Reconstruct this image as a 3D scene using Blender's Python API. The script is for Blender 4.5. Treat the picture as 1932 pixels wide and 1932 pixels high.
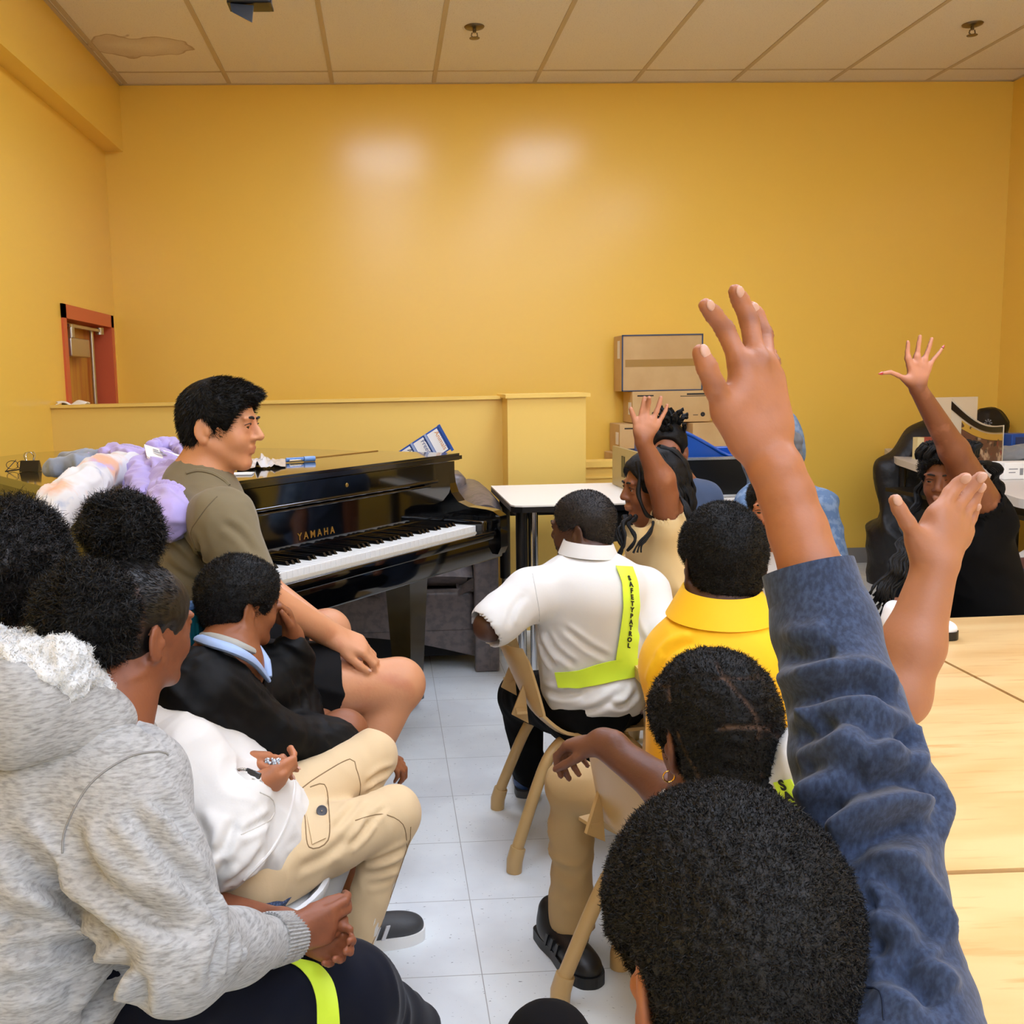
import bpy, bmesh, math, random
import numpy as np
from mathutils import Vector, Matrix
for o in list(bpy.data.objects): bpy.data.objects.remove(o)
S=bpy.context.scene; COL=S.collection
# ------------------------------------------------------------------ camera, world, exposure
CF,CPX,CPY=1898.98,827.1,966.0; CYAW,CPIT,CROL,CH=.0504,.128,-.0195,1.2238
def _basis():
    cy,sy,cp,sp=math.cos(CYAW),math.sin(CYAW),math.cos(CPIT),math.sin(CPIT)
    w=np.array([sy*cp,cy*cp,-sp]); r=np.array([cy,-sy,0.]); u=np.cross(r,w)
    cr,sr=math.cos(CROL),math.sin(CROL)
    return cr*r+sr*u,-sr*r+cr*u,w
CR_,CU_,CW_=_basis()
cam=bpy.data.cameras.new('camera'); camo=bpy.data.objects.new('camera',cam); COL.objects.link(camo)
M=Matrix.Identity(4)
for i in range(3): M[i][0]=CR_[i];M[i][1]=CU_[i];M[i][2]=-CW_[i]
M[2][3]=CH; camo.matrix_world=M
cam.sensor_width=36; cam.lens=CF/1932*36; cam.shift_x=(966-CPX)/1932; cam.clip_start=.02
S.camera=camo
S.view_settings.view_transform='Standard'; S.view_settings.look='None'; S.view_settings.gamma=1
S.view_settings.exposure=0.0
wd=bpy.data.worlds.new('world'); S.world=wd; wd.use_nodes=True
wd.node_tree.nodes['Background'].inputs[0].default_value=(1,.93,.82,1); wd.node_tree.nodes['Background'].inputs[1].default_value=.12
LIGHT=13.5
def _ray(x,y): return CW_+CR_*(x-CPX)/CF-CU_*(y-CPY)/CF
O_=np.array([0,0,CH])
def at(x,y,Y): d=_ray(x,y); return O_+d*(Y/d[1])
def atz(x,y,z): d=_ray(x,y); return O_+d*((z-CH)/d[2])
def atx(x,y,X): d=_ray(x,y); return O_+d*(X/d[0])
V=lambda *a: np.array(a,float)
def nrm(v): v=np.asarray(v,float); return v/np.linalg.norm(v)
# ------------------------------------------------------------------ materials
def lin(c):
    if isinstance(c,str): c=[int(c[i:i+2],16)/255 for i in (0,2,4)]
    return tuple(((x+.055)/1.055)**2.4 if x>.04045 else x/12.92 for x in c)+(1,)
MATS={}
def mat(name,col,rough=.6,metal=0,bump=None,var=None,sss=0,spec=.5,coat=0,sheen=0,tint=None,emit=None,alpha=None):
    """bump=(scale,strength,dist[,stretch]) noise bump ; var=(col2,scale,lo,hi[,stretch]) noise colour ; tint=colour mixed by vertex attribute"""
    if name in MATS: return MATS[name]
    m=bpy.data.materials.new(name); m.use_nodes=True; nt=m.node_tree; b=nt.nodes['Principled BSDF']; L=nt.links.new
    b.inputs['Roughness'].default_value=rough; b.inputs['Metallic'].default_value=metal
    b.inputs['Specular IOR Level'].default_value=spec; b.inputs['Coat Weight'].default_value=coat; b.inputs['Coat Roughness'].default_value=.05
    if sheen: b.inputs['Sheen Weight'].default_value=sheen; b.inputs['Sheen Roughness'].default_value=.5
    if sss: b.inputs['Subsurface Weight'].default_value=sss; b.inputs['Subsurface Radius'].default_value=(.012,.005,.003); b.inputs['Subsurface Scale'].default_value=1
    N=nt.nodes.new
    def coords(st):
        g=N('ShaderNodeNewGeometry') if False else N('ShaderNodeTexCoord'); mp=N('ShaderNodeMapping'); L(g.outputs['Object'],mp.inputs[0]); mp.inputs['Scale'].default_value=st; return mp.outputs[0]
    c=N('ShaderNodeRGB'); c.outputs[0].default_value=lin(col); out=c.outputs[0]
    def mix(a,bcol,fac):
        x=N('ShaderNodeMix'); x.data_type='RGBA'; L(fac,x.inputs[0]); L(a,x.inputs[6]); x.inputs[7].default_value=lin(bcol); return x.outputs[2]
    if var:
        for vv in (var if isinstance(var,list) else [var]):
            n=N('ShaderNodeTexNoise'); n.inputs['Scale'].default_value=vv[1]; n.inputs['Detail'].default_value=4; L(coords(vv[4] if len(vv)>4 else (1,1,1)),n.inputs[0])
            r=N('ShaderNodeMapRange'); r.inputs[1].default_value=vv[2]; r.inputs[2].default_value=vv[3]; L(n.outputs[0],r.inputs[0]); out=mix(out,vv[0],r.outputs[0])
    if tint:
        a=N('ShaderNodeAttribute'); a.attribute_name='tint'; out=mix(out,tint,a.outputs['Fac'])
    L(out,b.inputs['Base Color'])
    if bump:
        n=N('ShaderNodeTexNoise'); n.inputs['Scale'].default_value=bump[0]; n.inputs['Detail'].default_value=3; L(coords(bump[3] if len(bump)>3 else (1,1,1)),n.inputs[0])
        q=N('ShaderNodeBump'); q.inputs['Strength'].default_value=bump[1]; q.inputs['Distance'].default_value=bump[2]; L(n.outputs[0],q.inputs['Height']); L(q.outputs[0],b.inputs['Normal'])
    if emit: b.inputs['Emission Color'].default_value=lin(emit[0]); b.inputs['Emission Strength'].default_value=emit[1]
    MATS[name]=m; return m
# ------------------------------------------------------------------ object helpers
def tag(o,label=None,cat=None,group=None,kind=None):
    if label: o['label']=label
    if cat: o['category']=cat
    if group: o['group']=group
    if kind: o['kind']=kind
    return o
def thing(name,label,cat,loc=(0,0,0),rz=0,group=None):
    o=bpy.data.objects.new(name,None); COL.objects.link(o); o.location=loc; o.rotation_euler=(0,0,rz); o.empty_display_size=.05
    return tag(o,label,cat,group)
bpy.context.view_layer.update()
def link(name,me,m,parent=None,world=True,label=None):
    """mesh data in world coordinates when world=True (parents then only carry it)"""
    o=bpy.data.objects.new(name,me); COL.objects.link(o)
    for x in (m if isinstance(m,(list,tuple)) else [m]):
        if x: me.materials.append(x)
    if parent is not None:
        o.parent=parent
        if world:
            pm=Matrix.Identity(4); q=parent
            chain=[]
            while q is not None: chain.append(q); q=q.parent
            for q in reversed(chain): pm=pm@q.matrix_parent_inverse@q.matrix_basis
            o.matrix_parent_inverse=pm.inverted()
    if label: o['label']=label
    return o
def mk(name,v,f,smooth=True,attr=None):
    me=bpy.data.meshes.new(name); v=np.asarray(v,np.float32)
    if isinstance(f,np.ndarray):
        n=f.shape[1]; me.vertices.add(len(v)); me.vertices.foreach_set('co',v.ravel()); me.loops.add(f.size); me.loops.foreach_set('vertex_index',f.astype(np.int32).ravel())
        me.polygons.add(len(f)); me.polygons.foreach_set('loop_start',np.arange(0,f.size,n,dtype=np.int32)); me.update(calc_edges=True)
    else: me.from_pydata(v.tolist(),[],f)
    if attr is not None:
        a=me.attributes.new('tint','FLOAT','POINT'); a.data.foreach_set('value',np.asarray(attr,np.float32))
    me.polygons.foreach_set('use_smooth',np.full(len(me.polygons),smooth)); me.update(); return me
class MB:
    """collects simple shapes into one mesh"""
    def __init__(s): s.v=[];s.f=[];s.sm=[]
    def add(s,v,f,sm=False):
        b=len(s.v); s.v+= [tuple(map(float,p)) for p in v]; s.f+=[tuple(i+b for i in q) for q in f]; s.sm+=[sm]*len(f); return s
    def box(s,lo,hi,T=None,bev=0):
        x0,y0,z0=lo;x1,y1,z1=hi
        if bev:
            bm=bmesh.new(); bmesh.ops.create_cube(bm,size=1)
            for q in bm.verts: q.co=Vector(((x0+x1)/2+q.co.x*(x1-x0),(y0+y1)/2+q.co.y*(y1-y0),(z0+z1)/2+q.co.z*(z1-z0)))
            bmesh.ops.bevel(bm,geom=bm.edges[:],offset=bev,segments=3,profile=.6,affect='EDGES')
            bm.verts.index_update(); v=[np.array(q.co) for q in bm.verts]; f=[[q.index for q in p.verts] for p in bm.faces]; bm.free(); sm=True
        else:
            v=[V(x,y,z) for z in (z0,z1) for y in (y0,y1) for x in (x0,x1)]; f=[(0,2,3,1),(4,5,7,6),(0,1,5,4),(2,6,7,3),(0,4,6,2),(1,3,7,5)]; sm=False
        if T: v=[T(p) for p in v]
        return s.add(v,f,sm)
    def prism(s,poly,z0,z1,T=None,bev=0):
        n=len(poly); v=[V(p[0],p[1],z0) for p in poly]+[V(p[0],p[1],z1) for p in poly]
        f=[tuple(range(n))[::-1],tuple(range(n,2*n))]+[(i,(i+1)%n,n+(i+1)%n,n+i) for i in range(n)]
        if T: v=[T(p) for p in v]
        return s.add(v,f)
    def tube(s,pts,r,seg=12,cap=True,smooth=0,flat=None):
        pts=[np.asarray(p,float) for p in pts]; r=list(r) if hasattr(r,'__len__') else [r]*len(pts)
        if smooth:
            P=[];Rr=[]; n=len(pts)
            for i in range(n-1):
                p0=pts[max(i-1,0)];p1=pts[i];p2=pts[i+1];p3=pts[min(i+2,n-1)]
                for k in range(smooth):
                    t=k/smooth; P.append(.5*((2*p1)+(p2-p0)*t+(2*p0-5*p1+4*p2-p3)*t*t+(3*p1-p0-3*p2+p3)*t**3)); Rr.append(r[i]*(1-t)+r[i+1]*t)
            P.append(pts[-1]);Rr.append(r[-1]); pts,r=P,Rr
        n=len(pts); up=None; v=[]
        for i in range(n):
            d=nrm(pts[min(i+1,n-1)]-pts[max(i-1,0)]+1e-9)
            if up is None: up=V(0,0,1) if abs(d[2])<.9 else V(1,0,0)
            a=np.cross(d,up); a=nrm(a) ; up=np.cross(a,d)
            fl=1 if flat is None else flat
            for k in range(seg):
                t=2*math.pi*k/seg; v.append(pts[i]+a*(math.cos(t)*r[i])+up*(math.sin(t)*r[i]*fl))
        f=[(i*seg+k,i*seg+(k+1)%seg,(i+1)*seg+(k+1)%seg,(i+1)*seg+k) for i in range(n-1) for k in range(seg)]
        if cap: f+= [tuple(range(seg))[::-1],tuple(range((n-1)*seg,n*seg))]
        return s.add(v,f,True)
    def lathe(s,c,prof,seg=24,T=None):
        v=[V(c[0]+r*math.cos(2*math.pi*k/seg),c[1]+r*math.sin(2*math.pi*k/seg),c[2]+z) for r,z in prof for k in range(seg)]
        f=[(i*seg+k,i*seg+(k+1)%seg,(i+1)*seg+(k+1)%seg,(i+1)*seg+k) for i in range(len(prof)-1) for k in range(seg)]
        if T: v=[T(p) for p in v]
        return s.add(v,f,True)
    def grid(s,fn,nu,nv,thick=0,sm=True):
        P=[[np.asarray(fn(i/nu,j/nv),float) for j in range(nv+1)] for i in range(nu+1)]
        v=[p for row in P for p in row]; w=nv+1
        f=[(i*w+j,(i+1)*w+j,(i+1)*w+j+1,i*w+j+1) for i in range(nu) for j in range(nv)]
        if thick:
            A=np.array(v).reshape(nu+1,nv+1,3); gu=np.gradient(A,axis=0); gv=np.gradient(A,axis=1); n=np.cross(gu,gv); n/=np.linalg.norm(n,axis=2,keepdims=True)+1e-12
            B=(A-n*thick).reshape(-1,3); m=len(v); v=v+list(B); f2=[tuple(m+i for i in q[::-1]) for q in f]
            e=[]
            for i in range(nu): e+=[(i*w,m+i*w,m+(i+1)*w,(i+1)*w),((i+1)*w+nv,m+(i+1)*w+nv,m+i*w+nv,i*w+nv)]
            for j in range(nv): e+=[(j+1,m+j+1,m+j,j),(nu*w+j,m+nu*w+j,m+nu*w+j+1,nu*w+j+1)]
            f=f+f2+e
        return s.add(v,f,sm)
    def build(s,name,m,parent=None,world=True,label=None):
        me=bpy.data.meshes.new(name); me.from_pydata(s.v,[],s.f); bm=bmesh.new(); bm.from_mesh(me); bmesh.ops.recalc_face_normals(bm,faces=bm.faces[:]); bm.to_mesh(me); bm.free()
        me.polygons.foreach_set('use_smooth',s.sm)
        if any(s.sm):
            try: me.set_sharp_from_angle(angle=math.radians(40))
            except Exception: pass
        return link(name,me,m,parent,world,label)
def text(name,s,m,origin,right,up,size,parent=None,depth=.0006,align='LEFT',sx=1,spacing=1,bold=0,label=None):
    cu=bpy.data.curves.new(name,'FONT'); cu.body=s; cu.size=size; cu.extrude=depth; cu.align_x=align; cu.space_character=spacing; cu.offset=bold; cu.resolution_u=3
    t=bpy.data.objects.new(name,cu); COL.objects.link(t); bpy.context.view_layer.update()
    me=bpy.data.meshes.new_from_object(t.evaluated_get(bpy.context.evaluated_depsgraph_get())); bpy.data.objects.remove(t); bpy.data.curves.remove(cu)
    right=nrm(right);up=nrm(up);n=np.cross(right,up)
    v=np.empty(len(me.vertices)*3); me.vertices.foreach_get('co',v); v=v.reshape(-1,3); w=np.asarray(origin)+v[:,:1]*right*sx+v[:,1:2]*up+v[:,2:3]*n
    me.vertices.foreach_set('co',w.ravel().astype(np.float32)); me.update(); me.materials.clear()
    return link(name,me,m,parent,True,label)
# ------------------------------------------------------------------ organic modelling: signed distance fields meshed with surface nets
def cone(a,b,ra,rb=None,k=.012,op='+'): return ('c',np.asarray(a,float),np.asarray(b,float),ra,ra if rb is None else rb,k,op)
def ell(c,r,Rm=None,k=.012,op='+'): return ('e',np.asarray(c,float),np.asarray(r,float)*np.ones(3),np.eye(3) if Rm is None else np.asarray(Rm,float),None,k,op)
def cut(p,n): return ('h',np.asarray(p,float),nrm(n),0,0,.004,'-')   # removes the side n points to
def chain(P,R,k=.012): return [cone(P[i],P[i+1],R[i],R[i+1],k) for i in range(len(P)-1)]
def _bb(p):
    if p[0]=='c': m=max(p[3],p[4]); return np.minimum(p[1],p[2])-m,np.maximum(p[1],p[2])+m
    m=np.abs(p[3].T)@p[2] if False else np.full(3,p[2].max()); return p[1]-m,p[1]+m
def _eval(p,X,Y,Z):
    if p[0]=='c':
        a,b,ra,rb=p[1:5]; d=b-a; L=d@d+1e-12; x,y,z=X-a[0],Y-a[1],Z-a[2]
        t=np.clip((x*d[0]+y*d[1]+z*d[2])/L,0,1); return np.sqrt((x-t*d[0])**2+(y-t*d[1])**2+(z-t*d[2])**2)-(ra+(rb-ra)*t)
    if p[0]=='h': return (p[1]@p[2])-(X*p[2][0]+Y*p[2][1]+Z*p[2][2])
    c,r,Q=p[1],p[2],p[3]; x,y,z=X-c[0],Y-c[1],Z-c[2]
    u=[(x*Q[0,i]+y*Q[1,i]+z*Q[2,i]) for i in range(3)]  # columns of Q are local axes
    k0=np.sqrt(sum((u[i]/r[i])**2 for i in range(3))); k1=np.sqrt(sum((u[i]/r[i]**2)**2 for i in range(3)))+1e-9
    return k0*(k0-1)/k1
def sdf_mesh(name,prims,h,disp=None,tint=None,smooth=1,ret=False):
    lo=np.min([_bb(p)[0] for p in prims if p[6]=='+'],axis=0)-3*h; hi=np.max([_bb(p)[1] for p in prims if p[6]=='+'],axis=0)+3*h
    n=np.ceil((hi-lo)/h).astype(int)+1; BIG=.05
    F=np.full(n,BIG,np.float32); ax=[(lo[i]+h*np.arange(n[i])).astype(np.float32) for i in range(3)]
    for p in prims:
        if p[0]=='h': i0=np.zeros(3,int); i1=n
        else:
            b0,b1=_bb(p); mg=p[5]+3*h; i0=np.clip(np.floor((b0-mg-lo)/h).astype(int),0,n); i1=np.clip(np.ceil((b1+mg-lo)/h).astype(int)+1,0,n)
            if np.any(i1<=i0): continue
        sl=tuple(slice(i0[i],i1[i]) for i in range(3)); A=F[sl]
        D=_eval(p,ax[0][sl[0]][:,None,None],ax[1][sl[1]][None,:,None],ax[2][sl[2]][None,None,:])
        k=p[5]
        if p[6]=='+': hh=np.maximum(k-np.abs(A-D),0)/k; F[sl]=np.minimum(A,D)-hh*hh*k*.25
        else: D=-D; hh=np.maximum(k-np.abs(A-D),0)/k; F[sl]=np.maximum(A,D)+hh*hh*k*.25
    s=F<0; c=[s[i:n[0]-1+i,j:n[1]-1+j,k:n[2]-1+k] for i in (0,1) for j in (0,1) for k in (0,1)]
    tot=sum(x.astype(np.uint8) for x in c); act=(tot>0)&(tot<8); idx=np.argwhere(act)
    vid=np.full(act.shape,-1,np.int32); vid[tuple(idx.T)]=np.arange(len(idx))
    co=np.array([(i,j,k) for i in (0,1) for j in (0,1) for k in (0,1)]); val=np.stack([F[tuple((idx+o).T)] for o in co],1)
    acc=np.zeros((len(idx),3)); cnt=np.zeros(len(idx))
    for a in range(8):
        for b in range(a+1,8):
            if np.abs(co[a]-co[b]).sum()!=1: continue
            m=(val[:,a]<0)!=(val[:,b]<0); t=np.where(m,val[:,a]/(val[:,a]-val[:,b]+1e-12),0)
            acc+=np.where(m[:,None],co[a]+t[:,None]*(co[b]-co[a]),0); cnt+=m
    v=lo+h*(idx+acc/cnt[:,None]); faces=[]
    for axn in range(3):
        sl0=[slice(None)]*3; sl1=[slice(None)]*3; sl0[axn]=slice(0,-1); sl1[axn]=slice(1,None)
        A=s[tuple(sl0)];B=s[tuple(sl1)]; e=np.argwhere(A!=B); u_,w_=[(1,2),(2,0),(0,1)][axn]
        ok=(e[:,u_]>0)&(e[:,w_]>0)&(e[:,u_]<n[u_]-1)&(e[:,w_]<n[w_]-1); e=e[ok]
        du=np.zeros(3,int);du[u_]=1;dw=np.zeros(3,int);dw[w_]=1
        q=np.stack([vid[tuple((e-du-dw).T)],vid[tuple((e-dw).T)],vid[tuple(e.T)],vid[tuple((e-du).T)]],1)
        inside=A[tuple(e.T)]; q[~inside]=q[~inside][:,::-1]; faces.append(q)
    f=np.concatenate(faces); f=f[(f>=0).all(1)]
    for _ in range(smooth): v=lap(v,f,.5)
    nn=vnorm(v,f)
    if disp is not None: v=v+nn*np.asarray(disp(v,nn))[:,None]
    tv=None if tint is None else np.clip(tint(v,nn),0,1)
    if ret: return v,f,nn,tv
    return mk(name,v,f,True,tv)
def lap(v,f,a):
    e=np.concatenate([f[:,[0,1]],f[:,[1,2]],f[:,[2,3]],f[:,[3,0]]]); n=len(v); s=np.zeros((n,3)); c=np.bincount(e[:,0],minlength=n)+np.bincount(e[:,1],minlength=n)
    for k in range(3): s[:,k]=np.bincount(e[:,0],v[e[:,1],k],n)+np.bincount(e[:,1],v[e[:,0],k],n)
    return v*(1-a)+a*s/np.maximum(c,1)[:,None]
def vnorm(v,f):
    fn=np.cross(v[f[:,2]]-v[f[:,0]],v[f[:,3]]-v[f[:,1]]); n=np.zeros_like(v)
    for k in range(4):
        for j in range(3): n[:,j]+=np.bincount(f[:,k],fn[:,j],len(v))
    return n/(np.linalg.norm(n,axis=1,keepdims=True)+1e-12)
def sines(seed,freq,dim=7,stretch=(1,1,1)):
    r=np.random.RandomState(seed); K=r.normal(size=(dim,3))*freq*np.array(stretch); ph=r.uniform(0,6.28,dim); K2=r.normal(size=(dim,3))*freq*.5; ph2=r.uniform(0,6.28,dim)
    def fn(v):
        o=0
        for i in range(dim): o=o+np.sin(v@K[i]+ph[i]+1.5*np.sin(v@K2[i]+ph2[i]))
        return o/dim
    return fn
def folds(seed,amp,freq=45,stretch=(1,1,1),thr=.0):
    a=sines(seed,freq,5,stretch); b=sines(seed+50,freq*.4,4)
    def fn(v,n):
        x=a(v); return amp*(1-np.abs(x)*3.2).clip(-1,1)*(.35+.65*(b(v)*2+.4).clip(0,1))-amp*.3
    return fn
def dir_folds(a,b,amp,wl,seed=0,twist=3.):
    """ring-like creases around a sleeve running from a to b"""
    a=np.asarray(a);d=nrm(np.asarray(b)-a); w=sines(seed,18,4)
    def fn(v,n):
        t=(v-a)@d; x=np.sin(2*math.pi*t/wl+twist*w(v)); return amp*(x*np.abs(x))*(.6+.8*w(v+1.3))
    return fn
def fuzz(v,f,N,length,width,seed=0,curl=.6,mask=None,lay=None,layw=0.,npt=4):
    """short curly strands rooted on a surface, as thin ribbons in one vertex/face list"""
    r=np.random.RandomState(seed); fa=np.linalg.norm(np.cross(v[f[:,2]]-v[f[:,0]],v[f[:,3]]-v[f[:,1]]),axis=1); c=v[f].mean(1)
    if mask is not None: fa=fa*mask(c)
    i=r.choice(len(f),N,p=fa/fa.sum()); w=r.dirichlet(np.ones(4),N); p=(v[f[i]]*w[:,:,None]).sum(1); nn=vnorm(v,f); n=nn[f[i,0]]
    d=n+r.normal(size=(N,3))*curl*.6
    if lay is not None: d=d*(1-layw)+np.asarray(lay(p) if callable(lay) else lay)*layw
    d/=np.linalg.norm(d,axis=1,keepdims=True); side=np.cross(d,r.normal(size=(N,3))); side/=np.linalg.norm(side,axis=1,keepdims=True)
    L=length*r.uniform(.5,1.2,N)[:,None]; P=[p-n*width]
    for k in range(1,npt):
        q=P[-1]+d*L/(npt-1); P.append(q); d=d+np.cross(d,side)*curl*.9+r.normal(size=(N,3))*curl*.5; d/=np.linalg.norm(d,axis=1,keepdims=True)
    V_=[]; 
    for k in range(npt): wd_=width*(1-.75*k/(npt-1)); V_+= [P[k]-side*wd_,P[k]+side*wd_]
    VV=np.stack(V_,1).reshape(-1,3); m=2*npt; b=np.arange(N)[:,None]*m
    F=np.concatenate([b+np.array([[2*k,2*k+1,2*k+3,2*k+2]]) for k in range(npt-1)])
    return VV,F
def frame(fwd,up):
    y=nrm(fwd); z=np.asarray(up,float); z=nrm(z-y*(z@y)); x=np.cross(y,z); return np.stack([x,y,z],1)   # columns: right, forward, up
# ------------------------------------------------------------------ room
WX0,WX1,WY0,WY1,WZ=-1.6363,3.952,-3.2,6.346,3.0147
m_wall=mat('wall_paint','fbcd58',.22,bump=(120,.05,.0006),spec=.5)
m_wall2=mat('wall_paint_pale','f3cb68',.4,bump=(160,.1,.002),spec=.4)
m_ceil=mat('ceiling_tile','efe2cc',.9,bump=(190,.6,.004),var=('a58f70',260,.63,.70))
m_tbar=mat('tbar','c8b28c',.6)
m_base=mat('rubber_base','8f8a84',.6)
m_red=mat('red_frame','d2603a',.4,bump=(40,.1,.001))
m_floor=mat('floor_vinyl','dcdfdf',.32,bump=(8,.04,.004),var=[('e9edec',3,.45,.6),('8d8f8f',75,.68,.715,(1,2.2,1)),('6f6d6b',140,.72,.74)],spec=.5)
def floor_nodes():
    nt=m_floor.node_tree; b=nt.nodes['Principled BSDF']; L=nt.links.new; N=nt.nodes.new
    src=b.inputs['Base Color'].links[0].from_socket
    tc=N('ShaderNodeTexCoord'); mp=N('ShaderNodeMapping'); mp.inputs['Location'].default_value=(-.1705/.3048,-2.5587/.3048,0); mp.inputs['Scale'].default_value=(1/.3048,)*3; L(tc.outputs['Object'],mp.inputs[0])
    sx=N('ShaderNodeSeparateXYZ'); L(mp.outputs[0],sx.inputs[0]); mx=None
    for k in (0,1):
        fr=N('ShaderNodeMath'); fr.operation='PINGPONG'; fr.inputs[1].default_value=.5; L(sx.outputs[k],fr.inputs[0])
        lt=N('ShaderNodeMath'); lt.operation='LESS_THAN'; lt.inputs[1].default_value=.0035; L(fr.outputs[0],lt.inputs[0])
        if mx is None: mx=lt
        else: q=N('ShaderNodeMath'); q.operation='MAXIMUM'; L(mx.outputs[0],q.inputs[0]); L(lt.outputs[0],q.inputs[1]); mx=q
    x=N('ShaderNodeMix'); x.data_type='RGBA'; L(mx.outputs[0],x.inputs[0]); L(src,x.inputs[6]); x.inputs[7].default_value=lin('a9a8a4'); L(x.outputs[2],b.inputs['Base Color'])
floor_nodes()
def stain_nodes():
    nt=m_ceil.node_tree; b=nt.nodes['Principled BSDF']; L=nt.links.new; N=nt.nodes.new; src=b.inputs['Base Color'].links[0].from_socket
    c=atz(262,88,WZ); tc=N('ShaderNodeTexCoord'); n=N('ShaderNodeTexNoise'); n.inputs['Scale'].default_value=5; L(tc.outputs['Object'],n.inputs[0])
    ad=N('ShaderNodeMixRGB'); ad.blend_type='LINEAR_LIGHT'; ad.inputs[0].default_value=.12; L(tc.outputs['Object'],ad.inputs[1]); L(n.outputs['Color'],ad.inputs[2])
    mp=N('ShaderNodeMapping'); mp.vector_type='TEXTURE'; mp.inputs['Location'].default_value=(c[0],c[1],WZ); mp.inputs['Scale'].default_value=(.30,.17,10); L(ad.outputs[0],mp.inputs[0])
    ln=N('ShaderNodeVectorMath'); ln.operation='LENGTH'; L(mp.outputs[0],ln.inputs[0]); r=N('ShaderNodeValToRGB'); L(ln.outputs['Value'],r.inputs[0])
    e=r.color_ramp.elements; e[0].position=.3;e[0].color=(.12,)*3+(1,); e[1].position=1.;e[1].color=(0,0,0,1)
    for p_,v_ in ((.88,.35),(.95,.8),(.985,.0)): q=e.new(p_); q.color=(v_,)*3+(1,)
    x=N('ShaderNodeMix'); x.data_type='RGBA'; L(r.outputs[0],x.inputs[0]); L(src,x.inputs[6]); x.inputs[7].default_value=lin('b08a55'); L(x.outputs[2],b.inputs['Base Color'])
stain_nodes()
def struct(name,mb,m,parent=None,label=None):
    o=mb.build(name,m,parent); o['kind']='structure'
    if label: o['label']=label
    return o
struct('floor',MB().box((WX0-.6,WY0-.1,-.1),(WX1+.1,WY1+.1,0)),m_floor,label='pale speckled vinyl tile floor')
struct('ceiling',MB().box((WX0-.1,WY0-.1,WZ),(WX1+.1,WY1+.1,WZ+.1)),m_ceil,label='suspended ceiling of cream speckled tiles')
struct('wall_back',MB().box((WX0-.6,WY1,0),(WX1+.1,WY1+.12,WZ)),m_wall,label='yellow painted back wall')
struct('wall_right',MB().box((WX1,WY0,0),(WX1+.12,WY1,WZ)),m_wall)
struct('wall_front',MB().box((WX0,WY0-.12,0),(WX1,WY0,WZ)),mat('wall_white','e9eaea',.6))
DY0,DY1,DZ=5.30,6.27,1.66
struct('wall_left',MB().box((WX0-.12,WY0,0),(WX0,DY0,WZ)).box((WX0-.12,DY1,0),(WX0,WY1,WZ)).box((WX0-.12,DY0,DZ),(WX0,DY1,WZ)),m_wall,label='yellow left wall with a doorway')
struct('trim_1',MB().box((WX0,WY0,2.63),(-1.529,WY1,WZ)),m_wall,label='yellow soffit running under the ceiling on the left wall')
struct('baseboard_back',MB().box((WX0,WY1-.008,0),(WX1,WY1,.1)),m_base)
struct('baseboard_right',MB().box((WX1-.008,WY0,0),(WX1,WY1-.01,.1)),m_base)
g=MB()
for i in range(-1,8):
    x=-.8774+.6096*i
    if x>WX0 and x<WX1: g.box((x-.012,WY0,WZ-.004),(x+.012,WY1,WZ+.002))
for j in range(8):
    y=6.1-1.2192*j
    if y>WY0: g.box((WX0+.1,y-.008,WZ-.003),(WX1,y+.008,WZ+.002))
g.box((WX0+.1,WY1-.02,WZ-.005),(WX1,WY1,WZ+.001)).box((-1.529,WY0,WZ-.005),(-1.509,WY1,WZ+.001)).box((WX1-.02,WY0,WZ-.005),(WX1,WY1,WZ+.001))
struct('trim_2',g,m_tbar,label='metal grid holding the ceiling tiles')
# low walls in front of the stairwell
struct('wall_stairwell',MB().box((WX0,5.05,0),(.585,5.17,1.135)).box((WX0,5.035,1.135),(.6,5.185,1.150)),m_wall2,label='low yellow stairwell wall behind the piano')
struct('wall_stairwell_end',MB().box((.585,4.83,0),(.965,5.17,1.142)).box((.575,4.815,1.142),(.985,5.185,1.160)),m_wall2,label='projecting end block of the low yellow wall')
struct('trim_3',MB().box((.965,5.3,0),(1.7,5.45,.76)).box((.965,5.28,.76),(1.7,5.45,.79)).box((.965,5.29,.70),(1.7,5.31,.71)),m_wall2,label='low yellow ledge beside the stairwell wall')
# door in the left wall
m_metal=mat('brushed_metal','b9b2a6',.3,metal=.9); m_dorange=mat('door_wood','c98f2e',.35,var=('b5641a',4,.4,.6,(1,3,.4)))
d=thing('door_1','red framed doorway in the left wall with a metal door closer','door',(WX0,5.78,0)); d['kind']='structure'
f=.055
MB().box((WX0-.125,DY0,0),(WX0+.012,DY0+f,DZ)).box((WX0-.125,DY1-f,0),(WX0+.012,DY1,DZ)).box((WX0-.125,DY0,DZ-f*1.3),(WX0+.012,DY1,DZ)).build('door_frame',m_red,d)
MB().box((WX0-.13,DY0+f,.01),(WX0-.085,DY1-f-.1,DZ-f*1.3)).build('door_leaf',m_dorange,d)
MB().box((WX0-.085,DY0+f,.3),(WX0-.07,DY0+f+.15,1.38)).build('red_panel',m_red,d)
MB().box((WX0-.08,5.52,1.40),(WX0-.02,5.85,1.50),bev=.008).build('closer_body',m_metal,d)
MB().box((WX0-.045,5.5,1.555),(WX0-.02,6.12,1.57)).tube([(WX0-.03,5.55,1.5),(WX0-.03,5.55,1.57)],.02).tube([(WX0-.03,6.1,1.54),(WX0-.03,6.1,1.58)],.025).build('closer_arm',m_metal,d)
MB().tube([(WX0-.05,6.0,.05),(WX0-.05,6.0,1.56)],.012).build('exit_rod',m_metal,d)
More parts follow.
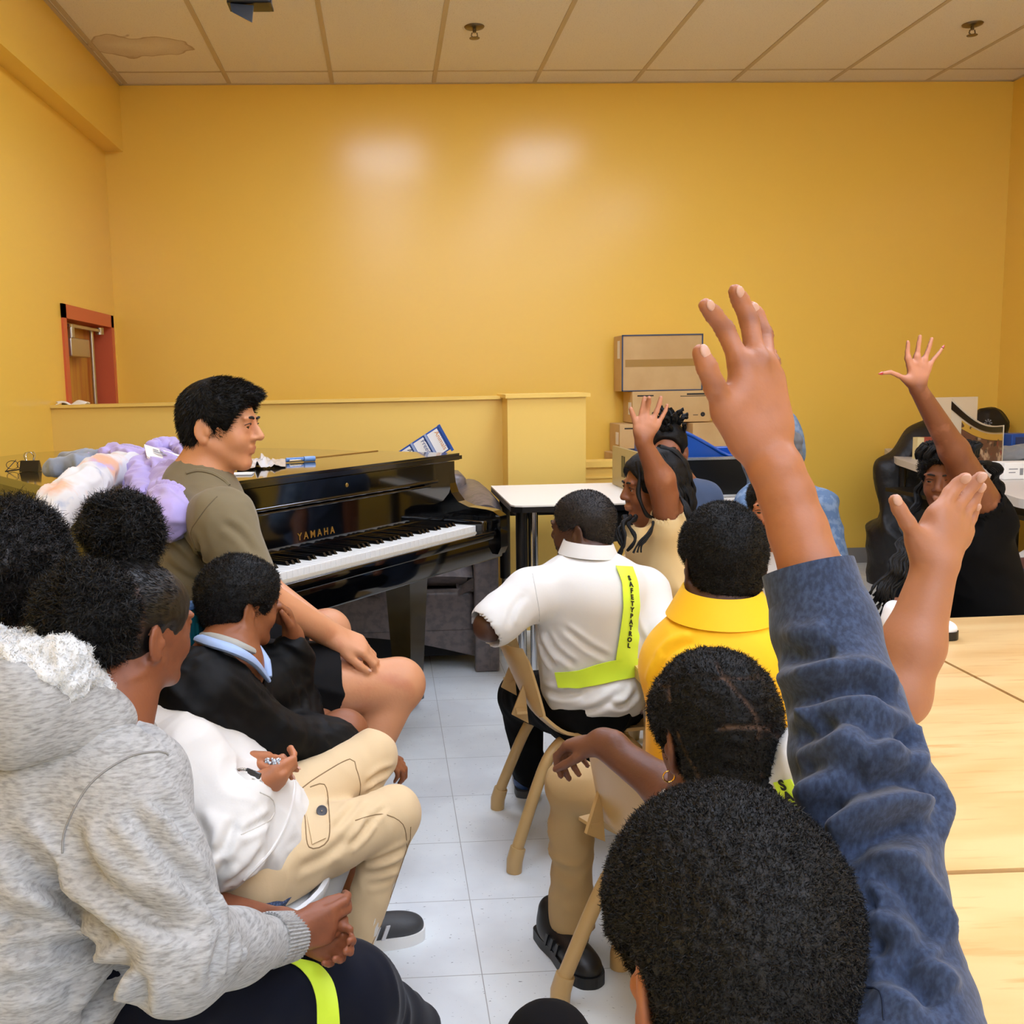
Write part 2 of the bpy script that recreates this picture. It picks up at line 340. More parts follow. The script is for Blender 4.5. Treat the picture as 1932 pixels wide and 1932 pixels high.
MB().box((WX0-.28,DY0-.3,0),(WX0-.24,DY1+.07,WZ)).build('passage_panel',m_wall2,d)
p=MB().grid(lambda u,v:V(-1.62+.14*u+.01*math.sin(9*v),5.07+.08*v*(1+.2*math.sin(6*u)),1.153+.014*math.sin(7*u+3*v)*math.sin(math.pi*u)+.012*math.sin(math.pi*v)),24,8,.003).build('crumpled_cloth',mat('white_cloth','f2efe8',.8))
tag(p,'crumpled white cloth lying on the stairwell wall below the red doorway','cloth')
# ------------------------------------------------------------------ ceiling fixtures
m_lamp=mat('lamp_diffuser','ffffff',.5,emit=('d9e6ff',LIGHT)); m_white=mat('white_metal','e8e6e0',.4)
first=None
for i,(ix,iy) in enumerate([(a,b) for b in (4.27,1.83,-.61,-2.4) for a in (.0462,1.2654,2.4846)]):  # only far row reflects in the wall; other rows unseen, added to light scene
    if i==2: continue
    t=thing('ceiling_light','fluorescent ceiling panel above the room, %s row, %s'%(['far','added second','added third','added rear'][i//3],['left','middle','right'][i%3]),'light',(ix,iy,WZ),0,'ceiling light panels')
    if first is None:
        a=MB()
        for q in (-1,1): a.box((q*.29-.012,-.6,-.012),(q*.29+.012,.6,-.001)); a.box((-.3,q*.588-.012,-.012),(.3,q*.588+.012,-.001))
        fr=a.build('frame',m_white,t,False); df=MB().box((-.278,-.576,-.009),(.278,.576,-.005)).build('diffuser',m_lamp,t,False); first=(fr,df)
    else:
        for o in first: c=o.copy(); COL.objects.link(c); c.parent=t
m_brass=mat('sprinkler_metal','7a6a50',.35,metal=.8)
for i,(x,y) in enumerate(((895,50),(1835,45))):
    c=atz(x,y,WZ); t=thing('sprinkler',['metal sprinkler head in the ceiling above the white desk','metal sprinkler head in the ceiling at the far right'][i],'sprinkler',c,0,'ceiling sprinklers')
    MB().lathe((0,0,-.001),[(.001,-.012),(.03,-.012),(.048,-.006),(.052,0)],T=lambda p,c=c:p+c).build('escutcheon',m_brass,t)
    MB().tube([c-V(0,0,.01),c-V(0,0,.03)],.009).tube([c+V(-.012,0,-.03),c+V(-.016,0,-.045),c+V(0,0,-.058)],.0035,8).tube([c+V(.012,0,-.03),c+V(.016,0,-.045),c+V(0,0,-.058)],.0035,8).lathe(c+V(0,0,-.06),[(.001,0),(.026,.002),(.027,.004),(.001,.005)]).build('deflector',m_brass,t)
m_black=mat('black_plastic','111114',.4); 
c=at(462,0,4.55); t=thing('hanging_fixture','black fixture with grey flap hanging from ceiling at top edge','light',c)  # unlit black hanging fixture with a grey flap
MB().tube([V(c[0],c[1],WZ),c+V(0,0,.02)],.012).box(c+V(-.06,-.06,-.03),c+V(.11,.06,.07),bev=.012).build('housing',m_black,t)
MB().box(c+V(-.07,-.05,-.028),c+V(.115,.055,-.018)).build('bracket',m_black,t)
q=[at(434,6,4.5),at(478,10,4.5),at(475,42,4.42),at(437,22,4.44)]
MB().add([p for p in q]+[p+V(0,.02,.004) for p in q],[(0,1,2,3),(7,6,5,4),(0,1,5,4),(1,2,6,5),(2,3,7,6),(3,0,4,7)]).build('fixture_flap',mat('grey_flap','4a4f56',.3,metal=.5),t)
# ------------------------------------------------------------------ grand piano
m_pb=mat('piano_lacquer','040405',.06,coat=.6,spec=.6); m_plid=mat('piano_lid_lacquer','0a0a0a',.13,coat=.8,spec=.7)
PL=V(-.631,2.581,0); PU=nrm(V(.600,.800,0)); PV=nrm(V(-.800,.600,0)); PWD=1.474
def pt(p): return PL+PU*p[0]+PV*p[1]+V(0,0,p[2])
def loc(w): w=np.asarray(w)-PL; return (w@PU,w@PV)
piano=thing('grand_piano','glossy black grand piano in front of the low wall','piano',PL)
outl=[(0,0),(PWD,0)]+[loc(V(x,y,0)) for x,y in ((-.061,3.954),(-.236,4.144),(-.567,4.36),(-1.0,4.46),(-1.42,4.47),(-1.56,4.2),(-1.58,3.72),(-1.25,3.27))]
def smooth_poly(P,n=6,keep=2):
    P=[np.array(p,float) for p in P]; out=[P[0],P[1]]; m=len(P)
    for i in range(1,m-1):
        p0,p1,p2,p3=P[i-1] if i>1 else P[1],P[i],P[i+1],P[min(i+2,m-1)]
        for k in range(1,n+1):
            s=k/n; out.append(.5*((2*p1)+(p2-p0)*s+(2*p0-5*p1+4*p2-p3)*s*s+(3*p1-p0-3*p2+p3)*s**3))
    return out
outl=smooth_poly(outl)
def inset(P,d):
    c=np.mean(P,axis=0); return [p+(c-p)/np.linalg.norm(c-p)*d for p in P]
lid=[p if i>1 else p for i,p in enumerate(outl)]
FL=.36
main=[(0,FL)]+[(PWD,FL)] if False else None
back=[p for p in lid[2:] if p[1]>FL]; 
MB().prism([(-.012,FL+.003),(PWD-.0,FL+.003)]+[tuple(p) for p in back],.935,.96,pt).build('lid',m_plid,piano)
MB().box((-.015,-.015,.935),(PWD+.012,FL-.003,.96),pt).box((-.02,-.024,.938),(PWD+.016,-.012,.952),pt).build('front_flap',m_plid,piano)
hm=MB()
hm.tube([pt((0.0,FL,.9605)),pt((PWD,FL,.9605))],.003,8); hm.build('hinge',mat('hinge_brass','c9a860',.3,metal=.9),piano)
rim=inset(outl,.03); rim[0]=V(.01,.02); rim[1]=V(PWD-.01,.02)
MB().prism([tuple(p) for p in rim],.60,.93,pt).build('case',m_pb,piano)
# key bed, cheeks, fallboard
NB=-.215
MB().box((0,NB+.01,.585),(PWD,.05,.665),pt,bev=.006).box((.06,NB-.0,.66),(PWD-.06,NB+.022,.69),pt,bev=.004).build('key_bed',m_pb,piano)
for a0 in (0,PWD-.05):
    prof=[(.04,.93),(.0,.93),(.0,.885),(-.005,.85),(-.018,.815),(-.045,.785),(-.09,.768),(-.17,.762),(NB+.02,.757),(NB-.008,.74),(NB-.012,.70),(NB-.012,.625),(NB,.60),(.04,.60)]
    n=len(prof); v=[pt((a0+e,b,z)) for e in (0,.05) for b,z in prof]
    MB().add(v,[tuple(range(n)),tuple(range(n,2*n))[::-1]]+[(i,(i+1)%n,n+(i+1)%n,n+i) for i in range(n)]).build('cheek',m_pb,piano)
for a0,a1 in ((.05,.118),(PWD-.118,PWD-.05)): MB().box((a0,NB+.02,.665),(a1,-.02,.728),pt,bev=.008).build('key_block',m_pb,piano)
MB().box((.05,-.012,.70),(PWD-.05,.03,.93),pt).box((.05,-.02,.70),(PWD-.05,-.008,.735),pt).build('fallboard',m_pb,piano)
MB().box((.04,-.026,.872),(PWD-.04,-.005,.934),pt).tube([pt((.05,-.028,.870)),pt((PWD-.16,-.028,.870))],.006,10).tube([pt((.05,-.026,.857)),pt((PWD-.2,-.026,.857))],.004,10).build('lock_rail',m_pb,piano)
MB().lathe((0,0,0),[(.001,.002),(.006,.002),(.007,0)],16,T=lambda p:pt((.80+p[0],-.028-p[2],.905+p[1]))).build('lock',mat('hinge_brass','c9a860',.3),piano)
m_key=mat('ivory_key','f4f2ec',.2,spec=.5); m_bkey=mat('ebony_key','0a0a0a',.18,coat=.4)
K0,K1=.12,PWD-.12; kw=(K1-K0)/52; wk=None;bk=None
for i in range(52):
    if wk is None:
        wk=MB().box((K0+.0005,-.165,.69),(K0+kw-.0005,-.012,.712),pt,bev=.0012).build('white_key',m_key,piano); o=wk
    else: o=wk.copy(); COL.objects.link(o)
    o.matrix_parent_inverse=wk.matrix_parent_inverse.copy(); o.location=Vector(PU*(kw*i))
    if i<51 and (i%7) in (0,2,3,5,6):
        if bk is None:
            v=[(-.0055,-.108,.712),(.0055,-.108,.712),(.0055,-.012,.712),(-.0055,-.012,.712),(-.0042,-.098,.724),(.0042,-.098,.724),(.0042,-.012,.724),(-.0042,-.012,.724)]
            bk=MB().add([pt(V(K0,0,0)+V(*q)) for q in v],[(0,1,5,4),(1,2,6,5),(2,3,7,6),(3,0,4,7),(4,5,6,7),(0,3,2,1)]).build('black_key',m_bkey,piano); o=bk
        else: o=bk.copy(); COL.objects.link(o)
        o.matrix_parent_inverse=bk.matrix_parent_inverse.copy(); o.location=Vector(PU*(kw*(i+1)))
MB().box((K0,-.168,.668),(K1,-.012,.6895),pt).build('key_frame',mat('key_wood','d8cdb8',.6),piano)
text('lettering','YAMAHA',mat('gold_letter','b98a3c',.3,metal=.7),pt((PWD/2-.075,-.0135,.757)),PU,V(0,0,1),.031,piano,.0004,'CENTER',spacing=1.6,bold=.0006)
for (a,b) in ((.14,.12),(PWD-.16,.12),(.72,1.52)):
    l=MB()
    for z0,z1,r0,r1 in ((.03,.52,.036,.058),(.52,.60,.075,.078),(.0,.001,.03,.03)):
        if z1<.01: continue
        v=[pt((a+sx*r,b+sy*r,z)) for z,r in ((z0,r0),(z1,r1)) for sx,sy in ((-1,-1),(1,-1),(1,1),(-1,1))]
        l.add(v,[(3,2,1,0),(4,5,6,7)]+[(i,(i+1)%4,4+(i+1)%4,4+i) for i in range(4)])
    lo=l.build('leg',m_pb,piano); MB().box((a-.042,b-.042,.03),(a+.042,b+.042,.075),pt,bev=.004).build('leg_block',m_pb,lo); MB().tube([pt((a-.012,b,.02)),pt((a+.012,b,.02))],.02,14).build('caster',m_brass,lo)
MB().box((.62,.25,.1),(.84,.3,.6),pt).build('pedal_lyre',m_pb,piano)
# ------------------------------------------------------------------ sofa
def frame_T(o,ux,vy):
    o=np.asarray(o,float);ux=nrm(ux);vy=nrm(vy)
    return lambda p:o+ux*p[0]+vy*p[1]+V(0,0,p[2])
m_sofa=mat('sofa_leather','6b5f5c',.38,bump=(55,.35,.004),var=('57504e',30,.45,.6),spec=.55)
m_dark=mat('sofa_under_shade','0c0c0e',.9)
sofa=thing('sofa','grey brown leather sofa with rolled arm behind the piano','sofa',(-.15,4.5,0))
SX1=.455
MB().box((-.80,4.20,.16),(SX1-.1,4.95,.34),bev=.02).box((-.80,4.205,.335),(SX1-.1,4.22,.35)).build('base',m_sofa,sofa)
g=MB()
N=20; top=[V(-.8+(SX1-.1+.8)*i/N,4.2,.17) for i in range(N+1)]; bot=[V(p[0],4.2,.055+.10*math.sin(math.pi*max(0,min(1,(SX1-.1-p[0])/1.15)))) for p in top]
v=[];f=[]
for y in (4.2,4.22):
    for a,b in zip(top,bot): v+=[V(a[0],y,a[2]),V(b[0],y,b[2])]
n=2*(N+1)
for i in range(N):
    k=2*i; f+=[(k,k+1,k+3,k+2),(n+k,n+k+2,n+k+3,n+k+1),(k+1,n+k+1,n+k+3,k+3)]
g.add(v,f).build('apron',m_sofa,sofa)
MB().box((-.78,4.24,.05),(SX1-.12,4.9,.17)).build('under_shade',m_dark,sofa)  # near-black block stands in for the shadow beneath the sofa
for x0,x1 in ((-.62,-.125),(-.12,SX1-.085)):
    MB().grid(lambda u,v,x0=x0,x1=x1:V(x0+(x1-x0)*u, 4.175+.48*v, .345+.125*min(1,(math.sin(math.pi*min(max(u,.0),1))*14)**.5*.5+.5 if 0<u<1 else .3)*(1-abs(2*v-1)**6*.55)+.012*math.sin(math.pi*u)),24,18,.09).build('seat_cushion',m_sofa,sofa)
MB().box((-.8,4.66,.3),(SX1-.08,4.96,.80),bev=.06).build('backrest',m_sofa,sofa)
for xs,sg in ((SX1,1),(-.66,-1)):
    a=MB()
    xa=xs-.10*sg
    a.box((min(xa,xs),4.17,.05),(max(xa,xs),4.93,.52),bev=.015)
    a.tube([(xs-.055*sg,4.15,.63),(xs-.055*sg,4.3,.655),(xs-.055*sg,4.6,.66),(xs-.055*sg,4.93,.66)],[.088,.095,.095,.09],20)
    a.tube([(xs-.06*sg,4.14,.52),(xs-.06*sg,4.14,.62)],[.05,.075],16)
    ar=a.build('arm',m_sofa,sofa)
    MB().box((min(xa,xs)-.002,4.135,.0),(max(xa,xs)+.002,4.175,.54),bev=.012).box((xs-.035*sg-.002,4.13,.02),(xs-.035*sg+.002,4.137,.53)).build('arm_front',m_sofa,ar)
    r=MB()
    for k in range(7):
        t=-.9+1.8*k/6; c=V(xs-.055*sg,4.146,.632); r.tube([c,c+V(math.sin(t)*.05,-.012,math.cos(t)*.045),c+V(math.sin(t)*.09,.012,math.cos(t)*.085)],[.008,.012,.006],8)
    r.build('pleats',m_sofa,ar)
# ------------------------------------------------------------------ white topped desk with a black case on it
m_desk=mat('desk_laminate','f1ebe0',.35); m_steel=mat('chrome','c9ccd0',.15,metal=1); m_bmet=mat('black_metal','0b0b0d',.35)
def desk(name,label,x0,x1,y0,y1,z,trayx):
    t=thing(name,label,'desk',((x0+x1)/2,(y0+y1)/2,0))
    c=.04; P=[(x0,y0+c),(x0+c*.3,y0+c*.3),(x0+c,y0),(x1-c,y0),(x1,y0+c),(x1,y1),(x0,y1)]
    MB().prism(P,z-.006,z).build('desktop',m_desk,t); MB().prism([(a,b) for a,b in P],z-.028,z-.0062).build('edge_band',m_bmet,t)
    MB().box(trayx+(-.03,0,0) if False else (trayx,y0+.05,z-.16),(trayx+.45,y0+.42,z-.03),bev=.02).build('book_tray',m_bmet,t)
    for sx in (x0+.05,x1-.05):
        for sy in (y0+.10,y1-.10):
            l=MB().tube([(sx,sy,z-.03),(sx,sy,.34)],.024,12).build('leg',m_bmet,t); MB().tube([(sx,sy,.36),(sx,sy,.02)],.017,12).tube([(sx,sy,.02),(sx,sy,.0)],.024,12).build('leg_extension',m_steel,l)
            if sy<y1-.2: MB().tube([(sx+.045,sy,z-.03),(sx+.045,sy,.36)],.02,12).tube([(sx+.045,sy,.38),(sx+.045,sy,.03)],.014,12).build('leg_extension',m_steel,l)
    MB().box((x0+.04,y0+.1,z-.065),(x0+.08,y1-.1,z-.03)).box((x0+.04,(y0+y1)/2,z-.09),(x1-.04,(y0+y1)/2+.03,z-.03)).build('frame',m_bmet,t)
    return t
desk('student_desk','white topped desk with black adjustable legs beside the sofa arm',.474,1.62,3.80,4.57,.75,.72)
m_tanlam=mat('tan_laminate','a8905e',.4); m_silver=mat('silver_edge','c6c9cc',.25,metal=.8)
cs=thing('storage_case','open black case with silver rails and tan end panel on white desk','case',(1.3,4.2,.75))
CA=atz(1186,925,.752); ex,ey=CA[0],3.88
X0,X1,Y0,Y1,Z0,Z1=1.02,1.62,3.90,4.5,.752,.905
MB().box((X0,Y0,Z0),(X0+.015,Y1,Z1+.02)).build('end_panel',m_tanlam,cs); MB().box((X0-.002,Y0+.36,Z0+.05),(X0,Y0+.42,Z0+.14)).build('handle_slot',m_bmet,cs)
MB().box((X1-.015,Y0,Z0),(X1,Y1,Z1+.02)).build('end_panel',m_tanlam,cs)
MB().box((X0+.015,Y0,Z0),(X1-.015,Y0+.012,Z1)).box((X0+.015,Y1-.012,Z0),(X1-.015,Y1,Z1)).box((X0+.015,Y0,Z0),(X1-.015,Y1,Z0+.012)).build('body',mat('black_panel','050608',.3),cs)
for lo_,hi_ in (((X0+.01,Y0-.006,Z1-.004),(X1,Y0+.014,Z1+.006)),((X0+.01,Y0-.006,Z0),(X1,Y0+.002,Z0+.010)),((X0+.01,Y1-.014,Z1-.004),(X1,Y1,Z1+.006))): MB().box(lo_,hi_).build('rail',m_silver,cs)
m_blue=mat('blue_plastic','0b4fae',.35,coat=.2)
bx=thing('blue_bin','bright blue plastic bin with sloping sides in the black case','bin',(1.32,4.2,.77))
b=MB(); bx0,bx1,by0,by1=1.10,1.58,3.97,4.42
zl=lambda x:1.025-.115*min(1,max(0,(x-1.14)/.22))**1.3
for y in (by0,by1):
    P=[(bx0+(bx1-bx0)*i/16) for i in range(17)]; v=[];f=[]
    for yy in (y,y+(.006 if y==by0 else -.006)):
        for x in P: v+=[V(x,yy,.766),V(x,yy,zl(x))]
    for i in range(16): k=2*i; f+=[(k,k+2,k+3,k+1),(34+k,34+k+1,34+k+3,34+k+2),(k+1,k+3,34+k+3,34+k+1)]
    b.add(v,f); b.tube([V(x,y,zl(x)) for x in P],.007,8)
b.box((bx0,by0,.766),(bx0+.006,by1,1.025)).box((bx1-.006,by0,.766),(bx1,by1,.912)).box((bx0,by0,.766),(bx1,by1,.772)).box((bx0,by0-.004,1.02),(bx0+.012,by1,1.032)); b.build('shell',m_blue,bx)
# ------------------------------------------------------------------ cardboard boxes against the back wall
m_card=mat('cardboard','d6b27a',.75,bump=(60,.1,.001),var=('cba46c',5,.4,.65)); m_tape=mat('brown_tape','a8803f',.25); m_paper=mat('paper','f4f2ee',.6); m_ink=mat('ink','1c1b1c',.6); m_navy=mat('navy_edge','3d4a66',.6)
def carton(label,x0,x1,y0,y1,z0,z1,tape='h',extra=None,group='cardboard cartons by the back wall'):
    t=thing('cardboard_box',label,'box',((x0+x1)/2,(y0+y1)/2,z0),0,group); MB().box((x0,y0,z0),(x1,y1,z1),bev=.004).build('carton',m_card,t)
    if tape=='h': MB().box((x0+.02,y0-.0015,(z0+z1)/2-.022),(x1,y0,(z0+z1)/2+.022)).build('tape',m_tape,t)
    if tape=='t': MB().box((x0,(y0+y1)/2-.03,z1),(x1,(y0+y1)/2+.03,z1+.001)).build('tape',m_tape,t)
    if extra: extra(t,x0,x1,y0,y1,z0,z1)
    return t
def navy(t,x0,x1,y0,y1,z0,z1):
    e=.006; MB().box((x0-.001,y0-.004,z1-e),(x1+.001,y0+.002,z1+e*.3)).box((x0-.001,y0-.004,z0),(x1+.001,y0+.002,z0+e)).box((x0-.002,y0-.004,z0),(x0+e,y0+.002,z1)).box((x1-e,y0-.004,z0),(x1+.002,y0+.002,z1)).build('edge_band',m_navy,t)
    MB().box((x0-.0015,y0+.06,z0+.2),(x0,y0+.12,z1-.03)).build('label_sheet',m_paper,t)
def marks(t,x0,x1,y0,y1,z0,z1):
    MB().box((x0-.0015,y0+.03,z0+.05),(x0,y0+.10,z0+.125)).build('label_sheet',m_paper,t)
    text('print','. ▪ .',m_ink,(x1-.10,y0-.001,z0+.03),V(1,0,0),V(0,0,1),.03,t,.0003) if False else MB().lathe((0,0,0),[(.001,.001),(.014,.001),(.014,0)],20,T=lambda p:V(x1-.05+p[0],y0-p[2],z0+.045+p[1])).box((x1-.11,y0-.001,z0+.04),(x1-.08,y0,z0+.044)).box((x1-.19,y0-.001,z1-.035),(x1-.03,y0,z1-.031)).box((x1-.15,y0-.001,z1-.026),(x1-.03,y0,z1-.016)).box((x0+.03,y0-.001,z1-.03),(x0+.13,y0,z1-.022)).build('print',m_ink,t)
carton('large cardboard box with navy edges, topmost of the stack by the back wall',1.44,1.935,6.1,6.32,1.147,1.485,'h',navy)
carton('long cardboard box directly under the navy edged one',1.50,1.985,6.08,6.32,.955,1.145,None,marks)
carton('cardboard box with white label at the lower left of the stack',1.415,1.80,6.05,6.32,.775,.950,None,marks)
carton('cardboard box at the lower right of the stack, behind the blue bin',1.85,2.2,6.0,6.3,.62,.950,None)
carton('flat cardboard box at the bottom of the stack behind the black case',1.38,1.83,6.0,6.32,.62,.773,None)
tb=thing('storage_bench','tan laminate bench carrying the cardboard boxes by the back wall','bench',(1.8,6.15,0)); MB().box((1.3,5.95,.58),(2.3,6.33,.618)).build('top',m_tanlam,tb)
MB().box((1.32,5.98,0),(1.36,6.3,.58)).box((2.24,5.98,0),(2.28,6.3,.58)).build('side_panel',m_tanlam,tb)
# ------------------------------------------------------------------ preschool chairs
m_chair=mat('tan_plastic','c2a06a',.35,bump=(120,.08,.0006),spec=.5)
def chair(label,loc,rz,m=m_chair,group='tan plastic classroom chairs'):
    """faces +x locally; origin on the floor between the legs"""
    t=thing('classroom_chair',label,'chair',loc,rz,group)
    W=.17
    def shell(u,v):
        s=v; w=(u*2-1); 
        if s<.52:                       # back: from top down
            k=s/.52; x=-.165+.035*k-.01*(1-k)**2; z=.555-.17*k; ww=W*(.80+.22*k**.6) * (1 if k>.12 else (.86+.14*k/.12)); bow=-.035*(1-k)**.5
        elif s<.66:
            k=(s-.52)/.14; a=k*math.pi/2; x=-.08+.065*math.sin(a)+.0*k; z=.385-.045*(1-math.cos(a)) ; x=-.13+.085*k; z=.385-.055*math.sin(a); ww=W*1.02; bow=0
        else:
            k=(s-.66)/.34; x=-.045+.275*k; z=.33+.012*k-.02*max(0,k-.8)/.2; ww=W*(1.02-.06*k); bow=0
        lip=abs(w)**6
        if s<.52: return V(x+bow*(1-w*w)+ .02*lip, ww*w, z)
        if s<.66: return V(x+.012*lip,ww*w,z+.012*lip)
        return V(x,ww*w,z+.01*lip)
    MB().grid(shell,22,40,.008).build('seat_shell',m,t,False)
    for q in (-1,1):
        rib=MB(); rib.add([(-.142,q*.115-.004,.36),(-.142,q*.115+.004,.36),(-.152,q*.115+.004,.47),(-.152,q*.115-.004,.47),(-.185,q*.115-.004,.385),(-.185,q*.115+.004,.385)],[(0,1,2,3),(0,4,5,1),(4,3,2,5),(0,3,4),(1,5,2)]); rib.box((-.175,q*.13-.02,.395),(-.15,q*.13+.02,.402))
        rib.build('back_rib',m,t,False)
    for q in (-1,1):
        for e in (-1,1):
            x0=-.19 if e<0 else .235; xt=-.075 if e<0 else .12
            l=MB().tube([(xt+.04*(-e),q*.11,.318),(xt,q*.135,.30),(x0*.35+xt*.65,q*.155,.24),(x0,q*.19,.04)],[.014,.015,.015,.015],14,smooth=6).build('leg',m,t,False)
            MB().tube([(x0*.92+xt*.08,q*.187,.062),(x0,q*.19,.03),(x0*1.01,q*.1905,.0)],[.0195,.0205,.0195],14).build('foot_cap',m,l,False)
    return t
CHX=.49
chair('tan plastic classroom chair under the boy in the white shirt',(.485,2.573,0),0)
def copy_chair(src,label,loc,rz):
    r=src.copy(); COL.objects.link(r); r.location=loc; r.rotation_euler=(0,0,rz); r['label']=label
    for ch in src.children:
        c=ch.copy(); COL.objects.link(c); c.parent=r
        for g2 in ch.children: d2=g2.copy(); COL.objects.link(d2); d2.parent=c
    return r
ch0=[o for o in COL.objects if o.name.startswith('classroom_chair')][0]
copy_chair(ch0,'tan plastic classroom chair with a dark arm hooked over its back',(.568,1.742,0),math.radians(25))
copy_chair(ch0,'tan plastic classroom chair behind the girl in the tan polo shirt',(.93,3.0,0),math.radians(150))
copy_chair(ch0,'tan plastic classroom chair of the girl in the black top, at the right edge',(1.86,3.18,0),math.radians(-100))
copy_chair(ch0,'tan plastic classroom chair under the boy in the black jacket',(-.40,1.93,0),math.radians(35))
copy_chair(ch0,'tan plastic classroom chair under the boy in the yellow shirt',(.72,2.02,0),math.radians(60))
copy_chair(ch0,'tan plastic classroom chair under the child in the foreground',(.30,.62,0),math.radians(110))
copy_chair(ch0,'tan plastic classroom chair under the girl in the grey hoodie',(-.60,1.28,0),math.radians(20))
# white shell chair with navy mesh cushion, teal chair
m_teal=mat('teal_plastic','0f5f6a',.4); m_wplast=mat('white_plastic','dfe2e4',.3); m_mesh=mat('navy_mesh','26344f',.8,bump=(400,.6,.001),var=('4a5c80',300,.5,.6))
t=thing('padded_chair','white shell chair with navy woven seat under the white hoodie','chair',(-.20,1.72,0))
MB().lathe((-.33,1.74,.30),[(.001,-.03),(.11,-.028),(.175,-.01),(.208,.03),(.209,.045),(.200,.046),(.175,.02),(.001,.02)],40).build('seat_shell',m_wplast,t)
MB().lathe((-.345,1.73,.325),[(.001,.0),(.165,.0),(.178,.02),(.165,.04),(.001,.048)],40).build('seat_cushion',m_mesh,t)
MB().tube([(-.33,1.74,.28),(-.33,1.74,.06)],.03).build('post',m_wplast,t)
for k in range(4):
    a=k*math.pi/2+.4; MB().tube([(-.33,1.74,.08),(-.33+.19*math.cos(a),1.74+.19*math.sin(a),.012)],.012).build('leg',m_wplast,t)
t=thing('ribbed_chair','teal plastic chair with ribbed back behind the seated man','chair',(-.5,2.2,0))
def bk(u,v): a=(u-.5)*1.7; return V(-.52+.24*math.sin(a),2.25-.24*math.cos(a)-.03*v,.42+.385*v-.02*math.cos(a)*v)
MB().grid(bk,24,10,.01).build('backrest',m_teal,t); rb=MB()
for i in range(2,23): rb.tube([bk(i/24,.05)+V(0,-.008,0),bk(i/24,.9)+V(0,-.008,0)],.004,6)
rb.build('ribs',m_teal,t); MB().tube([bk(i/24,1) for i in range(25)],.01,8).build('rim',mat('blue_rim','5b82b8',.4),t)
MB().prism([(-.50+.23*math.cos(a*math.pi/12),2.27+.23*math.sin(a*math.pi/12)) for a in range(24)],.41,.44).build('seat',m_teal,t)
for a in (.8,2.4,3.9,5.5): MB().tube([(-.50+.16*math.cos(a),2.27+.16*math.sin(a),.41),(-.50+.21*math.cos(a),2.27+.21*math.sin(a),0)],.013).build('leg',m_steel,t)
# ------------------------------------------------------------------ maple tables
def wood_mat():
    m=mat('maple_laminate','e8c48a',.3,var=[('deb478',2.2,.42,.62,(1.2,5,1)),('d3a468',4.2,.58,.72,(1.5,12,1))],spec=.5); return m
m_maple=wood_mat(); m_medge=mat('maple_edge','c59a62',.45)
def rpoly(P,r=.05,n=5):
    out=[]; m=len(P)
    for i in range(m):
        p=np.array(P[i],float); a=nrm(np.array(P[i-1])-p); b=nrm(np.array(P[(i+1)%m])-p)
        for k in range(n+1):
            t=k/n; out.append((1-t)**2*(p+a*r)+2*t*(1-t)*p+t*t*(p+b*r))
    return out
TZ=.52
def table(label,P,r=.04):
    c=np.mean(P,axis=0); t=thing('activity_table',label,'table',(c[0],c[1],0),0,'maple topped activity tables'); Q=rpoly(P,r)
    MB().prism([tuple(p) for p in Q],TZ-.006,TZ).build('tabletop',m_maple,t); MB().prism([tuple(p) for p in Q],TZ-.03,TZ-.0062).build('edge_band',m_medge,t)
    for p in P:
        q=np.array(p)+(c-np.array(p))*.16; MB().tube([(q[0],q[1],TZ-.03),(q[0],q[1],.05)],.018).tube([(q[0],q[1],.05),(q[0],q[1],0)],.022).build('leg',m_chair,t)
    return t
table('maple table nearest the yellow shirt boy, its left end behind him',[(.73,1.318),(1.335,1.312),(1.358,2.76),(.80,2.79),(.60,2.47),(.60,2.25),(.78,2.02)])
table('maple table along the right edge of the picture with sneakers at its corner',[(1.345,1.31),(2.15,1.295),(2.17,2.78),(1.368,2.76)])
table('maple table in the right foreground, nearest the blue raised sleeve',[(.60,.25),(2.0,.22),(2.05,1.287),(.62,1.308)])
